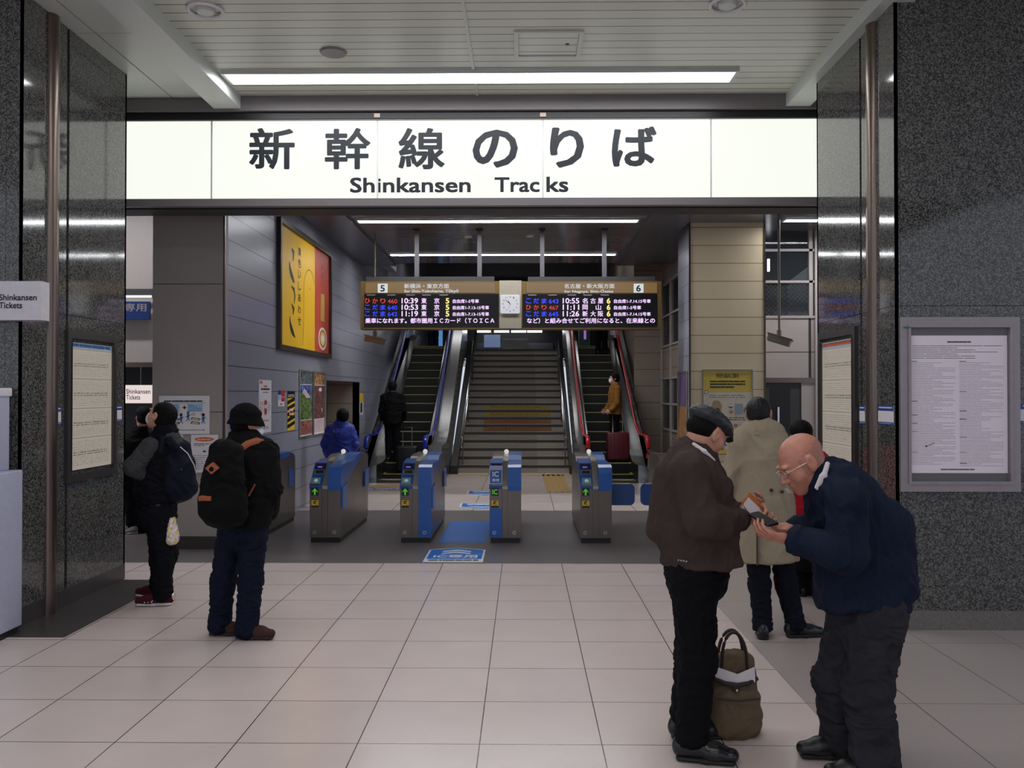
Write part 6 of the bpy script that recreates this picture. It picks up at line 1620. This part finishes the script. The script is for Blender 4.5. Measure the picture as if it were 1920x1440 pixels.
# =============================================================== people on the escalators
def rider(px, D, zf, h, label, fwd, jm, tm, hair=True, mask=False, res=.009, wr=None):
    """standing figure, feet on the step at height zf"""
    q = P(px, 738, D); x = q.x; b = lambda dx, dy, z: Vector((x + dx, D + dy, zf + z * h))
    f = Vector((fwd[0], fwd[1], 0)).normalized(); s = Vector((f.y, -f.x, 0))
    def g(a, c, z): return Vector((x, D, zf + z * h)) + s * a + f * c
    J = dict(neck=g(0, 0, .84), chest=g(0, 0, .73), waist=g(0, 0, .60), pelvis=g(0, 0, .52), hipa=g(.08, 0, .50), hipb=g(-.08, 0, .50), kna=g(.08, .02, .27), knb=g(-.08, .02, .27), ana=g(.09, 0, .05), anb=g(-.09, 0, .05),
             sha=g(.18, 0, .80), shb=g(-.18, 0, .80), ela=g(.23, .02, .63), elb=g(-.23, .02, .63), wra=g(.2, .14, .52), wrb=g(-.2, .14, .52))
    if wr: J.update({k: g(*v) for k, v in wr.items()})
    p = Person((x, D, zf), label, J, f, res=res); p.up_neck = Z; J['toea'] = J['toeb'] = f
    H = Frame(g(0, .02, .925), f, (0, 0, 1)); p.body(H, m_skin, hands=[dict(w=J['wra'], d=(f + Vector((0, 0, -.5))), pn=-s, side=1, curl=(40, 50, 40)), dict(w=J['wrb'], d=(f + Vector((0, 0, -.5))), pn=s, side=-1, curl=(40, 50, 40))])
    p.coat(jm, chest=(.2, .13), waist=(.19, .13), hem=(.2, .14), sl=(.07, .065, .055), fold=(.007, 9, (1, 1, 1))); p.trousers(tm, th=.09, kn=.072, an=.06)
    for k in 'ab': add_shoe('shoe', p.r, Vector((J['an' + k].x, J['an' + k].y, zf)), f, m_black, m_sole, z0=zf)
    S = Solid(.007); S.ell(H(0, -.02, .03), (.09, .105, .092), H.axes, .02); S.ell(H(0, -.03, -.02), (.085, .085, .075), H.axes, .02); S.ell(H(0, .1, -.03), (.1, .07, .1), H.axes, .012, 'sub'); S.build('hair', p.r, m_hair)
    if mask: S = Solid(.005); S.ell(H(0, .072, -.045), (.054, .044, .054), H.axes, .01); S.build('face_mask', p.r, m_mask)
    return p, J, g
def suitcase(c, w, d, h, m, label, lean=None, D=0):
    r = root('suitcase', c, label, 'suitcase'); x, y, z = c
    o = MB(); o.box(x - w / 2, x + w / 2, y - d / 2, y + d / 2, z + .05, z + h, m, .03); 
    for k in range(5): o.box(x - w / 2 + .06 + k * (w - .14) / 4, x - w / 2 + .075 + k * (w - .14) / 4, y - d / 2 - .006, y - d / 2 + .01, z + .1, z + h - .05, m)
    o.build('shell', r, True)
    o = MB(); o.tube([(x - w * .22, y, z + h), (x - w * .22, y, z + h + .38), (x + w * .22, y, z + h + .38), (x + w * .22, y, z + h)], .009, m_silver, 8); o.build('pull_handle', r, True)
    for sx in (-1, 1): o = MB(); o.cyl((x + sx * (w / 2 - .05) - .015, y, z + .027), (x + sx * (w / 2 - .05) + .015, y, z + .027), .027, m_black, 14); o.build('wheel', r, True)
    return r
def step_z(D):
    y = YE0 - .42; z = 0; k = 0
    while True:
        z1 = min(z + .2, ZT) if k else .1; y1 = y + .3464
        if D < y1: return z1 if k else .1, (y + y1) / 2
        y, z, k = y1, z1, k + 1
z1, y1 = step_z(18.5)
rider(736, y1, z1, 1.68, 'person in a long black coat riding the left escalator', (0, 1), m_blackj, m_blackt)
z1, y1 = step_z(18.1)
q = P(764, 738, y1); suitcase((q.x, y1, z1), .42, .26, .55, m_black, 'black suitcase on the left escalator behind the person in black')
z1, y1 = step_z(18.75)
p_, J_, g_ = rider(1153, y1, z1, 1.66, 'masked person in a mustard jacket on the right escalator facing left', (-1, -.15), mat('mustard_jacket', (128, 88, 40), .8, var=.1, spec=.12), m_blackt, mask=True)
z1, y1 = step_z(18.3)
q = P(1158, 738, y1); suitcase((q.x, y1, z1), .46, .26, .62, mat('wine_shell', (84, 14, 30), .35), 'dark red suitcase on the right escalator')
z1, y1 = step_z(22.6)
rider(1128, y1, z1, 1.7, 'dark figure near the top of the right escalator', (0, 1), m_blackj, m_blackt, res=.012)
rider(812, 25.2, ZT, 1.7, 'dark blue clad figure stepping off at the top of the left escalator', (0, 1), m_navyt, m_denim, res=.012)

# =============================================================== canvas bag on the floor
m_can = mat('olive_canvas', (108, 92, 74), .85, var=.1, scale=80, bump=.3, bscale=400, spec=.12); m_cand = mat('dark_leather_trim', (46, 36, 34), .6)
D0 = 4.50; gx = lambda px: P(px, 1400, D0).x; gz = lambda py: P(1380, py, D0).z
r = root('canvas_bag', (gx(1380), D0, 0), 'olive canvas tote backpack with dark handles standing on the white tiles', 'bag')
S = Solid(.005); S.seg((gx(1374), D0 + .02, .09), (gx(1373), D0 + .02, .36), (.146, .085), (.118, .06), .05, u=(1, .15, 0)); S.seg((gx(1374), D0 - .03, .06), (gx(1374), D0 - .03, .20), (.125, .075), (.12, .065), .03, u=(1, .15, 0)); S.seg((gx(1374), D0, -.2), (gx(1374), D0, .004), .4, .4, .005, flat=True, mode='sub')
for sx in (-1, 1): S.seg((gx(1374) + sx * .09, D0 + .02, .04), (gx(1374) + sx * .10, D0 + .02, .1), (.05, .07), (.045, .06), .03)
S.build('body', r, m_can, fold=(.005, 12, (1, 1, 1)))
S = Solid(.004); S.seg((gx(1412), D0 + .02, .06), (gx(1414), D0 + .02, .19), (.035, .065), (.032, .06), .02); S.build('side_pocket', r, m_can, fold=(.004, 16, (1, 1, 1)))
o = MB(); 
for dy in (-.045, .05):
    pts = [(gx(1374) + .062 * math.cos(q) + (.0), D0 + dy * (1 - math.sin(q) * .5), .385 + .135 * math.sin(q)) for q in [PI * i / 14 for i in range(15)]]
    pts = [(gx(1374) + .068, D0 + dy, .30)] + pts + [(gx(1374) - .068, D0 + dy, .30)]
    hnd = MB(); hnd.tube(pts, .011, m_cand, 10, .008); hnd.build('handle', r, True)
o = MB(); o.tube([(gx(1374) - .115, D0 - .06, .302), (gx(1374) - .06, D0 - .094, .288), (gx(1374), D0 - .100, .281), (gx(1374) + .06, D0 - .088, .286), (gx(1374) + .112, D0 - .05, .300)], .011, m_cand, 10, .006, up=(0, -1, .2))
o.ball((gx(1372), D0 - .098, .266), .022, m_cand, 12, (.9, .35, 1)); o.build('leather_trim', r, True)
o = MB(); o.ball((gx(1372), D0 - .110, .258), .008, m_silver, 12); o.build('snap_button', r, True)
o = MB(); o.tube([(gx(1374) - .11, D0 - .105, .215), (gx(1374), D0 - .118, .208), (gx(1374) + .11, D0 - .10, .215)], .004, m_cand, 6); o.build('pocket_seam', r, True)
o = MB(); xm = gx(1376); xa_, xb_ = gx(1374) - .108, gx(1374) + .095; y_ = D0 - .088
for (xl, zl0, zl1, yl, xr, zr0, zr1, yr) in ((xa_, .290, .362, y_ + .022, xm, .280, .330, y_ - .006), (xm, .280, .330, y_ - .006, xb_, .288, .360, y_ + .014)):
    vs = [(xl, yl, zl0), (xr, yr, zr0), (xr, yr + .01, zr1), (xl, yl + .01, zl1)]; vs += [(a, b + .003, c) for a, b, c in vs]
    o.add(vs, [(0, 1, 2, 3), (7, 6, 5, 4), (0, 4, 5, 1), (1, 5, 6, 2), (2, 6, 7, 3), (3, 7, 4, 0)], m_white)
tag(o.build('paper'), 'folded white paper tucked in the front pocket of the canvas bag', 'paper')
